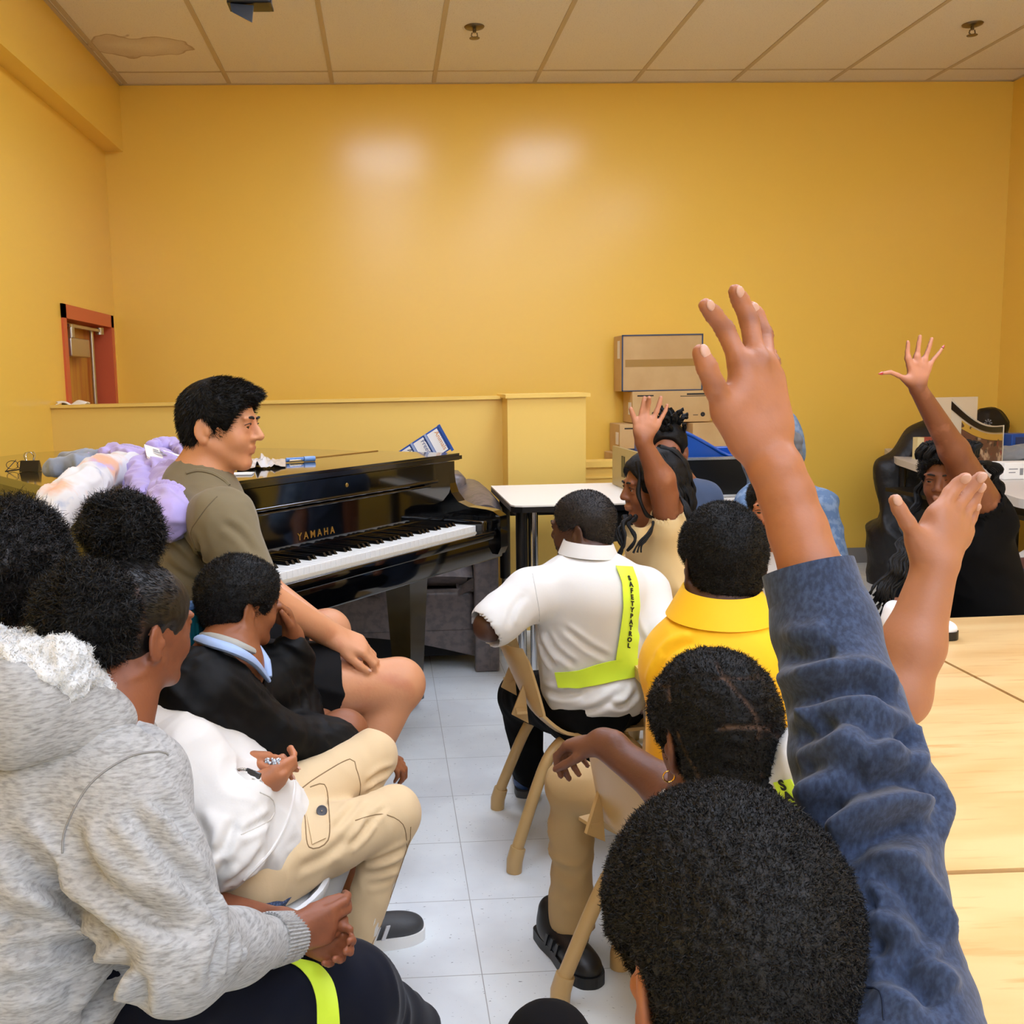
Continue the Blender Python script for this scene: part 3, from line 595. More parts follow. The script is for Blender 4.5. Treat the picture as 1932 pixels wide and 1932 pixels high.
# sneakers
m_shoew=mat('shoe_white','e9e9ec',.5); m_shoed=mat('shoe_navy','1a2030',.55); m_sole=mat('shoe_sole','f3f1ec',.6); m_blk=mat('shoe_black','101012',.45); m_grey=mat('shoe_grey','3f4042',.5,bump=(300,.3,.0006)); m_lace=mat('lace','dcdcdc',.7)
def shoe(parent,name,heel,toe,up,s,mu,ms,stripes=None,lace=True,h=.004):
    """heel and toe are points on the sole line; s scales a 0.24 m shoe"""
    heel=np.asarray(heel,float); toe=np.asarray(toe,float); Fr=frame(toe-heel,up); c=heel
    P=lambda x,y,z:c+Fr@(V(x,y,z)*s)
    pr=[ell(P(0,.055,.045),V(.036,.05,.045)*s,Fr),ell(P(0,.13,.035),V(.038,.075,.035)*s,Fr,.03*s),ell(P(.002,.19,.03),V(.040,.052,.03)*s,Fr,.02*s),cone(P(0,.05,.05),P(0,.045,.085),.034*s,.033*s,.02*s),cut(P(0,0,.008),-Fr[:,2])]
    o=link(name,sdf_mesh(name,pr,h*s),mu,parent)
    so=MB(); pts=[(.030,.0),(.036,.05),(.034,.10),(.043,.16),(.043,.20),(.030,.235),(0,.248),(-.028,.236),(-.040,.20),(-.038,.15),(-.032,.10),(-.036,.05),(-.030,.0),(0,-.012)]
    pts=[(a*1.04,b) for a,b in rpoly(pts,.012,3)]
    so.prism(pts,-.004,.024,lambda p:P(*p)); link_o=so.build('sole',ms,o)
    if lace:
        l=MB()
        for k in range(4): y=.10+.022*k; l.tube([P(-.022,y,.062-.006*k),P(0,y+.004,.076-.006*k),P(.022,y,.062-.006*k)],.0028*s,6)
        l.build('lace',m_lace if lace is True else lace,o)
    if stripes:
        for sd in (1,-1):
            l=MB()
            for k in range(3):
                y=.075+.024*k; l.add([P(sd*(.037+e*.004),y+a*.010+b*.014,zz) for e in (0,1) for a,b,zz in ((0,0,.024),(1,0,.024),(1,1,.058),(0,1,.058))],[(0,1,2,3),(7,6,5,4),(0,4,5,1),(1,5,6,2),(2,6,7,3),(3,7,4,0)])
            l.build('stripes',stripes,o)
    return o
for lb,a,b in (('black and white sneaker standing on the table corner, heel behind raised forearm',(1.32,2.60,TZ+.004),(1.455,2.555,TZ+.004)),('black and white sneaker lying beside the blue sleeve on the table',(1.345,2.735,TZ+.004),(1.225,2.66,TZ+.004))):
    t=thing('sneaker',lb,'shoe',a,0,'sneakers on the table'); shoe(t,'upper',a,b,(0,0,1),.8,m_shoew,m_blk,m_shoed,m_blk)
# ------------------------------------------------------------------ things lying on the piano
LZ=.961
def pl(px,py,z=LZ): return atz(px,py,z)
m_lav=mat('lavender_fleece','b7a6dd',.85,sheen=.3,bump=(220,.3,.001)); m_grf=mat('grey_blue_fleece','8e97a8',.85,sheen=.3,bump=(220,.3,.001)); m_tie=mat('tie_dye_fleece','d9d4d0',.85,var=[('e0a985',9,.55,.68),('8fa0bd',11,.60,.7),('b7a6dd',7,.62,.72)],sheen=.3)
def lump(name,label,cat,blobs,m,seed,h=.006,amp=.010):
    pr=[]
    for (px,py,dz,r) in blobs:
        pr.append((pl(px,py+0,LZ)+V(0,0,dz),r))
    prims=[]
    for i,(c,r) in enumerate(pr): prims.append(ell(c,V(r,r*.9,max(.03,r*.62)),None,.03))
    o=link(name,sdf_mesh(name,prims,h,disp=folds(seed,amp,38)),m); return tag(o,label,cat)
def cloth_tube(pts,R,k=.02): return [cone(pts[i],pts[i+1],R[i],R[i+1],k) for i in range(len(pts)-1)]
def fz(px,py,dz): return pl(px,py)+V(0,0,dz)
j=[cloth_tube([fz(100,905,.035),fz(150,905,.04),fz(175,890,.04)],[.03,.036,.034]),cloth_tube([fz(125,893,.045),fz(190,900,.055)],[.026,.032])]
o=link('sweater',sdf_mesh('sweater',sum(j,[]),.005,disp=folds(3,.010,45)),m_grf); tag(o,'crumpled grey blue sweater at the left end of the clothes heap on the piano','sweater')
j=[cloth_tube([fz(185,900,.045),fz(215,900,.055),fz(250,905,.045),fz(285,905,.045)],[.034,.040,.045,.042]),cloth_tube([fz(235,885,.055),fz(262,898,.055)],[.03,.036]),cloth_tube([fz(290,890,.075),fz(325,882,.07),fz(352,892,.05)],[.026,.030,.028]),cloth_tube([fz(300,920,.05),fz(330,935,.02),fz(320,960,-.02)],[.06,.06,.05])]
o=link('hoodie',sdf_mesh('hoodie',sum(j,[]),.005,disp=folds(8,.010,42)),m_lav); tag(o,'lavender hoodie heaped on the piano lid left of the man','hoodie')
a=[fz(275,925,.045),fz(235,925,.055),fz(190,935,.055),fz(155,950,.035)]
a+=[pl(125,960)+V(-.01,-.02,.01),pl(115,965)+V(-.02,-.06,-.06),pl(112,965)+V(-.02,-.07,-.12)]
o=link('sleeve_draped_shirt',sdf_mesh('sleeve',cloth_tube(a,[.04,.045,.045,.045,.045,.04,.04]),.005,disp=folds(12,.008,40)),m_tie); o.name='tie_dye_shirt'; tag(o,'pale tie dye shirt sleeve draped over the piano edge','shirt')
a=[fz(275,925,.05),pl(283,938)+V(0,-.045,-.02),pl(283,940)+V(0,-.065,-.14)]
o=link('lavender_sleeve',sdf_mesh('lsleeve',cloth_tube(a,[.05,.055,.05]),.005,disp=folds(15,.01,40)),m_lav); tag(o,'lavender sleeve hanging over the piano front behind the man','sleeve')
q=[at(272,838,2.66),at(385,872,2.54),at(345,902,2.48),at(277,860,2.58)]
t=thing('paper_sheets','white printed sheets lying on the lavender hoodie','paper',q[0]); MB().add([p for p in q]+[p-V(0,0,.006) for p in q],[(0,1,2,3),(7,6,5,4),(0,4,5,1),(1,5,6,2),(2,6,7,3),(3,7,4,0)]).build('sheets',m_paper,t)
rr=nrm(q[1]-q[0]); uu=nrm(q[0]-q[3]); 
g=MB()
for k,(a,b,w) in enumerate(((.03,.3,.02),(.055,.3,.012),(.08,.32,.02),(.11,.3,.03),(.03,.55,.05),(.1,.55,.03))):
    c=q[0]+rr*a-uu*.04*b*1.5+V(0,0,.001); g.add([c,c+rr*w,c+rr*w-uu*.008,c-uu*.008],[(0,1,2,3)])
g.build('print',mat('grey_print','8c8c90',.7),t)
# binder clip and glasses
t=thing('binder_clip','large black binder clip standing on the piano lid at far left','clip',pl(58,888)); c=pl(58,889)
MB().add([c+V(*p) for p in ((-.03,-.02,0),(.03,-.02,0),(.03,.02,0),(-.03,.02,0),(-.03,-.004,.035),(.03,-.004,.035),(.03,.004,.035),(-.03,.004,.035))],[(3,2,1,0),(4,5,6,7),(0,1,5,4),(1,2,6,5),(2,3,7,6),(3,0,4,7)]).build('clip_body',m_bmet,t)
for s_ in (-1,1): MB().tube([c+V(-.012,s_*.004,.035),c+V(-.016,s_*.01,.052),c+V(-.010,s_*.012,.062),c+V(.010,s_*.012,.062),c+V(.016,s_*.01,.052),c+V(.012,s_*.004,.035)],.0013,8).build('wire_handle',m_steel,t)
t=thing('eyeglasses','thin framed eyeglasses lying open on the piano lid beside the binder clip','glasses',pl(25,885)); c=pl(22,888)
for k in (0,1): MB().tube([c+V(.02*math.cos(a)+.0+.035*k,.01,.018+.014*math.sin(a)) for a in np.linspace(0,6.283,16)],.0011,6).build('lens_rim',m_bmet,t)
MB().tube([pl(10,889),pl(45,884)],.0015,6).tube([pl(12,888),pl(30,868,LZ+.03)],.0015,6).build('temple',m_bmet,t)
# bracelets / jewellery pile, blue box knife and pens right of the man
t=thing('crumpled_wrapper','crumpled clear plastic and papers on the piano lid right of the man','wrapper',pl(490,880))
r_=sines(4,60,6)
MB().grid(lambda u,v:pl(447+92*u,888-14*v+ -6*u)+V(0,0,.004+.018*abs(r_(np.array([[u*.3,v*.16,0]]))[0])*math.sin(math.pi*u)*2),30,14,.001).build('sheet',mat('crinkle','dfe1e6',.2,metal=.2),t)
MB().box(pl(455,895)-V(.03,.03,0),pl(455,895)+V(.035,.03,.004)).build('pad',m_paper,t)
t=thing('marker','blue capped marker pen lying on the piano lid','pen',pl(568,873)); a,b=pl(540,873),pl(594,870); 
MB().tube([a+V(0,0,.009),a*.4+b*.6+V(0,0,.009)],.008,12).build('barrel',mat('pen_blue','4a78b8',.3),t); MB().tube([a*.38+b*.62+V(0,0,.009),b+V(0,0,.009)],.0095,12).build('cap',mat('cap_blue','6f97cf',.3),t)
MB().tube([a+V(.012,-.01,.006),b+V(-.03,-.012,.006)],.005,10).build('clip',m_steel,t)
# pocket chart with labels behind the lid corner
t=thing('pocket_chart','blue pocket chart with white word cards leaning behind the piano corner','chart',at(820,850,4.35))
p0,p1,p2,p3=at(752,852,4.25),at(827,803,4.25),at(851,846,4.25),at(790,880,4.25)
ru=nrm(p1-p0); rv=nrm(p2-p1); nn_=np.cross(ru,rv); nn_=nn_ if nn_[1]<0 else -nn_; Lw=np.linalg.norm(p1-p0); Lh=np.linalg.norm(p2-p1)
B=lambda a,b,c=0:p1-ru*a+rv*b+nn_*c
def slab(a0,a1,b0,b1,c0,c1): 
    v=[B(a,b,c) for c in (c0,c1) for b in (b0,b1) for a in (a0,a1)]; return v,[(0,2,3,1),(4,5,7,6),(0,1,5,4),(2,6,7,3),(0,4,6,2),(1,3,7,5)]
Lw=.28; Lh=.112
MB().add(*slab(0,Lw,0,Lh,-.02,0)).add(*slab(-.008,.004,-.002,Lh+.01,-.025,.006)).build('backing',mat('chart_blue','1f4fa6',.3),t)
for k,(wd_,wc,cc) in enumerate((('Animals','d98a2e',.07),('Freedom','3b4f8a',.06),('Am','20242e',.06),('S','20242e',.06))):
    a0=.012+.068*k; cd=MB().add(*slab(a0,a0+.05,.006,Lh-.006,.001,.004)).build('word_card',m_paper,t)
    text('word',wd_,mat('card_'+wc,wc,.6),B(a0+.018,.014,.0045),rv,ru,.027,cd,.0003)
    MB().add(*slab(a0+.052,a0+.062,.0,Lh,.0,.010)).build('pocket_edge',mat('chart_light','9fb2dd',.2),t)
# ------------------------------------------------------------------ right hand shelf table and what is on it
t=thing('folding_table','long grey topped table along the right wall','table',(3.1,4.6,0)); P=[(2.86,5.5),(2.62,4.6),(2.36,3.62),(2.40,3.42),(3.3,3.42),(3.93,5.9),(3.93,6.28),(3.18,6.28)]
Q=rpoly(P,.03,3); MB().prism([tuple(p) for p in Q],.715,.75).build('tabletop',mat('grey_laminate','cfc8c0',.4),t)
for p in ((2.95,5.6),(2.5,3.6),(3.2,3.6),(3.7,5.7)): MB().tube([(p[0],p[1],.715),(p[0],p[1],0)],.02).build('leg',m_bmet,t)
MB().box((2.75,4.0,.58),(3.3,5.4,.60)).build('under_shelf',m_bmet,t)
c=atz(1748,866,.75); t=thing('red_box','small red and cream carton on the left end of the grey table','box',c)
MB().box(c+V(-.055,0,.0),c+V(-.018,.05,.12)).build('cream_end',mat('cream_card','ead9a0',.6),t); MB().box(c+V(-.018,0,0),c+V(.14,.05,.12)).box(c+V(0,-.0015,.07),c+V(.13,0,.075)).build('carton',mat('red_card','a5483a',.5,var=('d8a080',30,.6,.7)),t)
MB().box(c+V(.01,-.002,.08),c+V(.12,0,.088)).box(c+V(.01,-.002,.062),c+V(.10,0,.068)).build('print',mat('cream_card','ead9a0',.6),t)
t=thing('poster','curved photo poster with black border leaning on the grey table','poster',at(1840,850,4.9))
TL,TR,BL=at(1797,752,5.15),at(1895,802,4.75),at(1790,860,5.05)
def ps(u,v,o=0): 
    p=TL*(1-u)+TR*u; dz=(TL[2]-.76)*v; return V(p[0]+.035*math.sin(math.pi*u)+o*1.2,p[1]+.03*math.sin(math.pi*u)+o*.3,p[2]-.055*math.sin(math.pi*u)-(p[2]-.755-.055*math.sin(math.pi*u))*v)
MB().grid(lambda u,v:ps(u,v,.0),20,10,.004).build('sheet',mat('poster_edge','d8c7a8',.5),t)
MB().grid(lambda u,v:ps(u*.98+.01,.03+v*.13,-.006),20,3,.002).build('black_border',m_bmet,t)
MB().grid(lambda u,v:ps(.2+u*.8,.2+v*.15,-.007),20,3,.002).build('yellow_banner',mat('banner','c99a3a',.5,var=('5a3a20',25,.6,.66)),t)
MB().grid(lambda u,v:ps(.2+u*.8,.36+v*.6,-.007),20,6,.002).build('picture',mat('poster_pic','6b4530',.5,var=[('c2a380',14,.55,.62),('2e1d16',18,.55,.63),('8f3b2c',22,.6,.66)]),t)
t=thing('cardboard_sheet','cream board standing behind the poster','board',at(1785,780,5.5)); a=at(1765,750,5.6);b_=at(1800,758,5.6); MB().box((a[0],5.6,.752),(a[0]+.25,5.615,a[2]),bev=.002).build('sheet',mat('cream_board','e6d3b3',.6),t)
c=atz(1878,842,.75); t=thing('basket','navy dotted basket with white rim on the grey table','basket',c); c=c+V(0,.06,0)
MB().lathe(c+V(0,0,.002),[(.001,0),(.085,0),(.10,.085),(.092,.085),(.08,.008),(.001,.008)],28).build('bowl',mat('navy_dot','1a2440',.5,var=('c3cfe6',55,.60,.62)),t); MB().lathe(c+V(0,0,.085),[(.09,0),(.108,0),(.11,.012),(.092,.014)],28).build('rim',m_wplast,t)
for i,(px,py,w_) in enumerate(((1870,822,.10),(1925,848,.12))):
    c=V(*((3.56,5.98,.75),(3.72,5.72,.75))[i]); t=thing('small_bin',['small blue bin standing behind the dotted basket','small blue bin at the right edge beside the dotted basket'][i],'bin',c,0,'small blue bins')
    MB().box(c+V(-w_/2,0,.001),c+V(w_/2,.12,.11+.03*(1-i)),bev=.008).build('shell',m_blue,t); MB().box(c+V(-w_/2*.6,-.003,.03),c+V(w_/2*.6,0,.09)).build('panel',mat('navy_panel','2b3f6e',.4),t)
c=V(3.76,6.12,.755); t=thing('black_bag','black bag with light emblem leaning on the blue bins','bag',c)
link('bag_body',sdf_mesh('bag_body',[ell(c+V(0,0,.13),(.13,.07,.12)),ell(c+V(-.08,-.02,.10),(.09,.05,.09),None,.03)],.008,disp=folds(6,.006,30)),mat('black_nylon','09090b',.5),t)
g=MB()
for k in range(8):
    a=k*math.pi/4; g.tube([c+V(-.05+.008*math.cos(a),-.079,.155+.008*math.sin(a)),c+V(-.05+.024*math.cos(a),-.079,.155+.024*math.sin(a))],[.002,.005],8)
g.build('emblem',mat('grey_print','8c8c90',.7),t)
c=atz(1895,872,.75); o=link('grey_cloth',sdf_mesh('grey_cloth',[ell(c+V(.0,.05,.03),(.12,.08,.045)),ell(c+V(.13,.06,.03),(.13,.1,.055),None,.03)],.007,disp=folds(9,.014,40)),mat('grey_knit','8f9296',.9,sheen=.2)); tag(o,'rumpled grey cloth on the grey table in front of the basket','cloth')
c=atz(1915,905,.75); t=thing('tissue_box','white carton with small print at the near edge of the grey table','box',c); MB().box(c+V(-.05,.0,.001),c+V(.10,.10,.075),bev=.003).build('carton',m_paper,t); MB().box(c+V(-.03,-.001,.03),c+V(.0,.0,.034)).box(c+V(-.03,-.001,.045),c+V(.01,.0,.049)).box(c+V(.02,-.001,.02),c+V(.035,.0,.05)).build('print',mat('grey_print','8c8c90',.7),t)
c=atz(1925,1090,.12); t=thing('patterned_bag','brown and white floral tote bag under the grey table','bag',V(c[0],c[1],0)); m_flor=mat('floral','d8cfc2',.8,var=[('5a3322',12,.53,.58),('1e2540',16,.6,.64)])
c=at(1935,1030,3.7); link('tote',sdf_mesh('tote',[ell(V(c[0]+.12,c[1]+.1,.27),(.2,.12,.26))],.01,disp=folds(2,.012,20)),m_flor,t)
# coat over a chair
m_puff=mat('puffer','111215',.5,bump=(14,.5,.02)); c=at(1712,930,5.7)
t=thing('puffer_coat','black puffer coat draped over a chair by the back wall','coat',V(c[0],c[1],0)); q=lambda x,y,Y=5.7:at(x,y,Y)
pr=[cone(q(1755,845),q(1705,1010),.13,.19,.05),cone(q(1705,1010),q(1690,1110),.19,.17,.05),cone(q(1735,835),q(1682,880),.09,.08,.05),cone(q(1682,880),q(1668,1080),.075,.07,.04),cone(q(1770,830),q(1800,1000),.12,.15,.05)]
link('coat_body',sdf_mesh('coat_body',pr,.012,disp=lambda v,n:folds(21,.025,9)(v,n)),m_puff,t)
MB().tube([q(1700,1130),V(c[0],5.7,0)],.02).build('chair_post',m_bmet,t)
# ------------------------------------------------------------------ people: shared builders
from mathutils.bvhtree import BVHTree
A=at
m_hair=mat('black_hair','080707',.6,spec=.25,bump=(260,.5,.002)); m_hairs=mat('hair_strands','0b0908',.55,spec=.3)
m_eye=mat('eye_white','e6e0d8',.2,tint='120b07'); m_brow=mat('eyebrow','17110d',.8); m_nail=mat('nail','c99c86',.3)
SKIN={}
def skin(key,col,t2):
    if key not in SKIN: SKIN[key]=mat('skin_'+key,col,.48,sss=.12,bump=(170,.25,.0012),tint=t2,spec=.45,var=(t2,14,.55,.9))
    return SKIN[key]
def head(c,Fr,s,ears=(1,1),nose=1.,full=0):
    P=lambda x,y,z:c+Fr@(V(x,y,z)*s)
    E=lambda x,y,z,rx,ry,rz,k=.012,op='+',R=None: ell(P(x,y,z),V(rx,ry,rz)*s,Fr if R is None else Fr@R,k*s,op)
    K=lambda a,b,ra,rb,k=.010,op='+': cone(P(*a),P(*b),ra*s,rb*s,k*s,op)
    pr=[E(0,-.015,.035,.072,.092,.083),E(0,.03,-.005,.060,.060,.088,.02),E(0,.036,-.05,.046,.042,.05,.02)]
    for q in (1,-1):
        pr+=[K((q*.050,.0,-.045),(q*.016,.062,-.090),.018,.014,.02),E(q*.034,.058,-.028,.022,.024,.026,.016)]
        pr+=[E(q*.030,.080,.026,.022,.010,.008,.012)]
        pr+=[E(q*.031,.093,.006,.018,.010,.009,.010,'-')]
        pr+=[E(q*.031,.0735,.006,.0135,.0130,.0125,.003)]
    pr+=[E(0,.066,-.088,.020,.018,.018,.014),K((0,.083,.022),(0,.104*nose,-.018),.0075,.0105,.010),E(0,.101*nose,-.020,.011,.010,.009,.006)]
    for q in (1,-1): pr+=[E(q*.0125,.092,-.0235,.0085,.010,.007,.006),E(q*.006,.100,-.0295,.0035,.005,.003,.002,'-'),E(q*.031,.0770,.0125,.0155,.0125,.0065,.003),E(q*.031,.0765,-.004,.0150,.0115,.0050,.003)]
    pr+=[E(0,.086,-.047-.002*full,.021,.0095+.003*full,.0058+.0015*full,.006),E(0,.084,-.0585,.018,.0095+.003*full,.0065+.0015*full,.006),E(0,.099,-.0525,.020,.010,.0012,.002,'-')]
    for q,on in ((1,ears[0]),(-1,ears[1])):
        if not on: continue
        R=np.array([[math.cos(.35*q),-math.sin(.35*q),0],[math.sin(.35*q),math.cos(.35*q),0],[0,0,1]])
        pr+=[E(q*.076,-.022,-.008,.006,.019,.031,.006,'+',R),E(q*.074,-.016,-.034,.006,.011,.010,.006),E(q*.0835,-.016,-.008,.006,.0105,.018,.004,'-',R),E(q*.072,-.006,-.012,.010,.006,.010,.008)]
    def lips(v,n=None):
        u=(v-c)@Fr/s; d=((u[:,0]/.021)**2+((u[:,2]+.0525)/.0125)**2); return np.where(u[:,1]>.070,np.clip(1.5-d*1.2,0,1)*.55,0)
    return pr,P,lips
def face_parts(body,P,s,Fr,c,look=(0,1,0),brow=1):
    for q in (1,-1):
        e=P(q*.031,.0752,.0055); r=.0118*s; n=18; v=[];f=[];at_=[]
        ld=Fr@nrm(look); 
        mb=MB().lathe((0,0,0),[(r*math.sin(a),r*math.cos(a)) for a in np.linspace(.001,math.pi-.001,n)],20)
        vv=np.array(mb.v); R=frame(np.cross(ld,V(.1,.2,1)),ld) # local z -> look
        w=e+vv@R.T; me=mk('eye',w,[tuple(t) for t in mb.f],True,(vv[:,2]>r*.78).astype(float)); link('eye',me,m_eye,body)
        if brow: MB().tube([P(q*.012,.0915,.0265),P(q*.027,.092,.0295),P(q*.045,.080,.0250)],[.0028*s,.0036*s,.0018*s],8,smooth=3).build('eyebrow',m_brow,body)
        MB().tube([P(q*.018,.0865,.010),P(q*.031,.0905,.0145),P(q*.045,.080,.009)],[.0010*s,.0014*s,.0010*s],6,smooth=3).build('eyelid_line',m_brow,body)
def caphair(c,Fr,s,t,front=.078,nape=-.055,side=.03):
    P=lambda x,y,z:c+Fr@(V(x,y,z)*s)
    E=lambda x,y,z,rx,ry,rz,k=.012,op='+': ell(P(x,y,z),V(rx,ry,rz)*s,Fr,k*s,op)
    t/=s
    return [E(0,-.015,.035,.072+t,.092+t,.083+t),E(0,.02,.04,.062+t,.066+t,.06+t,.02),E(0,-.045,-.02,.056+t*.6,.050+t*.6,.055,.02),
            E(0,.120,front-.105,.115,.078,.105,.006,'-'),cut(P(0,-.06,nape),Fr@nrm(V(0,.45,-1))),
            E(.079,.012,-.03,.02,.036,.05,.006,'-'),E(-.079,.012,-.03,.02,.036,.05,.006,'-'),E(.084,-.02,-.01,.02,.026,.036,.004,'-'),E(-.084,-.02,-.01,.02,.026,.036,.004,'-')],P
def hairmesh(name,prims,h,disp,parent,N,length,width,seed=0,curl=.7,m=None,lay=None,layw=0,mask=None,tint=None):
    v,f,n,tv=sdf_mesh(name,prims,h,disp=disp,ret=True,tint=tint)
    o=link(name,mk(name,v,f,True,tv),m or m_hair,parent)
    if N:
        vv,ff=fuzz(v,f,N,length,width,seed,curl,mask,lay,layw); s_=link('strands',mk('strands',vv,ff,True),m_hairs,o)
    return o
def curly(amp,freq,seed):
    a=sines(seed,freq,7); b=sines(seed+9,freq*.35,5)
    return lambda v,n:amp*(a(v)*1.1+b(v)*.8)
def rot_to(d,n,a): a=math.radians(a); return nrm(d*math.cos(a)+n*math.sin(a)),nrm(n*math.cos(a)-d*math.sin(a))
def hand(W,d,n,t,s,curl=(10,15,10),splay=(8,2,-4,-11),thumb=(45,10),rw=.024,tcurl=15):
    d=nrm(d); n=nrm(np.asarray(n,float)-d*(np.asarray(n)@d)); tt=np.cross(d,n); t=tt if tt@np.asarray(t,float)>0 else -tt
    Q=lambda a,b,c:W+(d*a+t*b+n*c)*s
    off=(.026,.009,-.009,-.025); up=(.084,.088,.084,.075); LN=((.040,.025,.020),(.044,.028,.021),(.040,.026,.020),(.031,.019,.017)); rr=(.0088,.009,.0085,.0074)
    pr=[ell(Q(.045,.0,.003),V(.034,.048,.016)*s,np.stack([t,d,n],1),.012*s),cone(Q(-.03,0,0),Q(.02,0,0),rw*s,.022*s,.02*s)]; tips=[]
    c3=curl if hasattr(curl[0],'__len__') else [curl]*4
    for i in range(4):
        b=Q(up[i],off[i],0); pr.append(cone(Q(.015,off[i]*.65,0),b,.0125*s,.0108*s,.012*s))
        dd,_=rot_to(d,t,splay[i]); nn=nrm(n-dd*(n@dd)); p=b; r=rr[i]*s
        for k in range(3):
            dd,nn=rot_to(dd,nn,c3[i][k]); q=p+dd*LN[i][k]*s; pr.append(cone(p,q,r*(1.08-.07*k),r*(1.0-.09*k),.003*s)); p=q
        tips.append((p,dd,-nn,r))
    a0=Q(.018,.018,.004); d1,_=rot_to(d,t,thumb[0]); d1=nrm(d1+n*math.sin(math.radians(thumb[1]))); m1=a0+d1*.044*s
    pr+=[cone(Q(.005,.012,.002),a0,.016*s,.015*s,.012*s),cone(a0,m1,.0145*s,.0115*s,.012*s)]; d2,_=rot_to(d1,nrm(d-d1*(d@d1)+n*.3),tcurl); m2=m1+d2*.034*s; d3,_=rot_to(d2,nrm(d-d2*(d@d2)+n*.3),tcurl*.6); m3=m2+d3*.026*s
    pr+=[cone(m1,m2,.0112*s,.010*s,.004*s),cone(m2,m3,.010*s,.0082*s,.004*s)]; tips.append((m3,d3,nrm(np.cross(d3,np.cross(t,d3))) if False else -n,.0085*s))
    return pr,tips
def nails(tips,parent,m=m_nail,k=1.):
    for p,dd,dn,r in tips:
        dn=nrm(dn-dd*(dn@dd)); sd=np.cross(dd,dn)
        mb=MB().lathe((0,0,0),[(math.sin(a),math.cos(a)) for a in np.linspace(.01,math.pi-.01,8)],12); vv=np.array(mb.v)
        w=p+dn*r*.70*k+ vv[:,:1]*sd*r*.60+vv[:,1:2]*dd*r*.85+vv[:,2:3]*dn*r*.26
        link('nail',mk('nail',w,[tuple(t) for t in mb.f]),m,parent)
def cat_px(P,step=7):
    out=[]; n=len(P)
    for i in range(n-1):
        p0=np.array(P[max(i-1,0)],float);p1=np.array(P[i],float);p2=np.array(P[i+1],float);p3=np.array(P[min(i+2,n-1)],float); k=max(1,int(np.linalg.norm(p2-p1)/step))
        for j in range(k): t=j/k; out.append(tuple(.5*((2*p1)+(p2-p0)*t+(2*p0-5*p1+4*p2-p3)*t*t+(3*p1-p0-3*p2+p3)*t**3)))
    out.append(tuple(P[-1])); return out
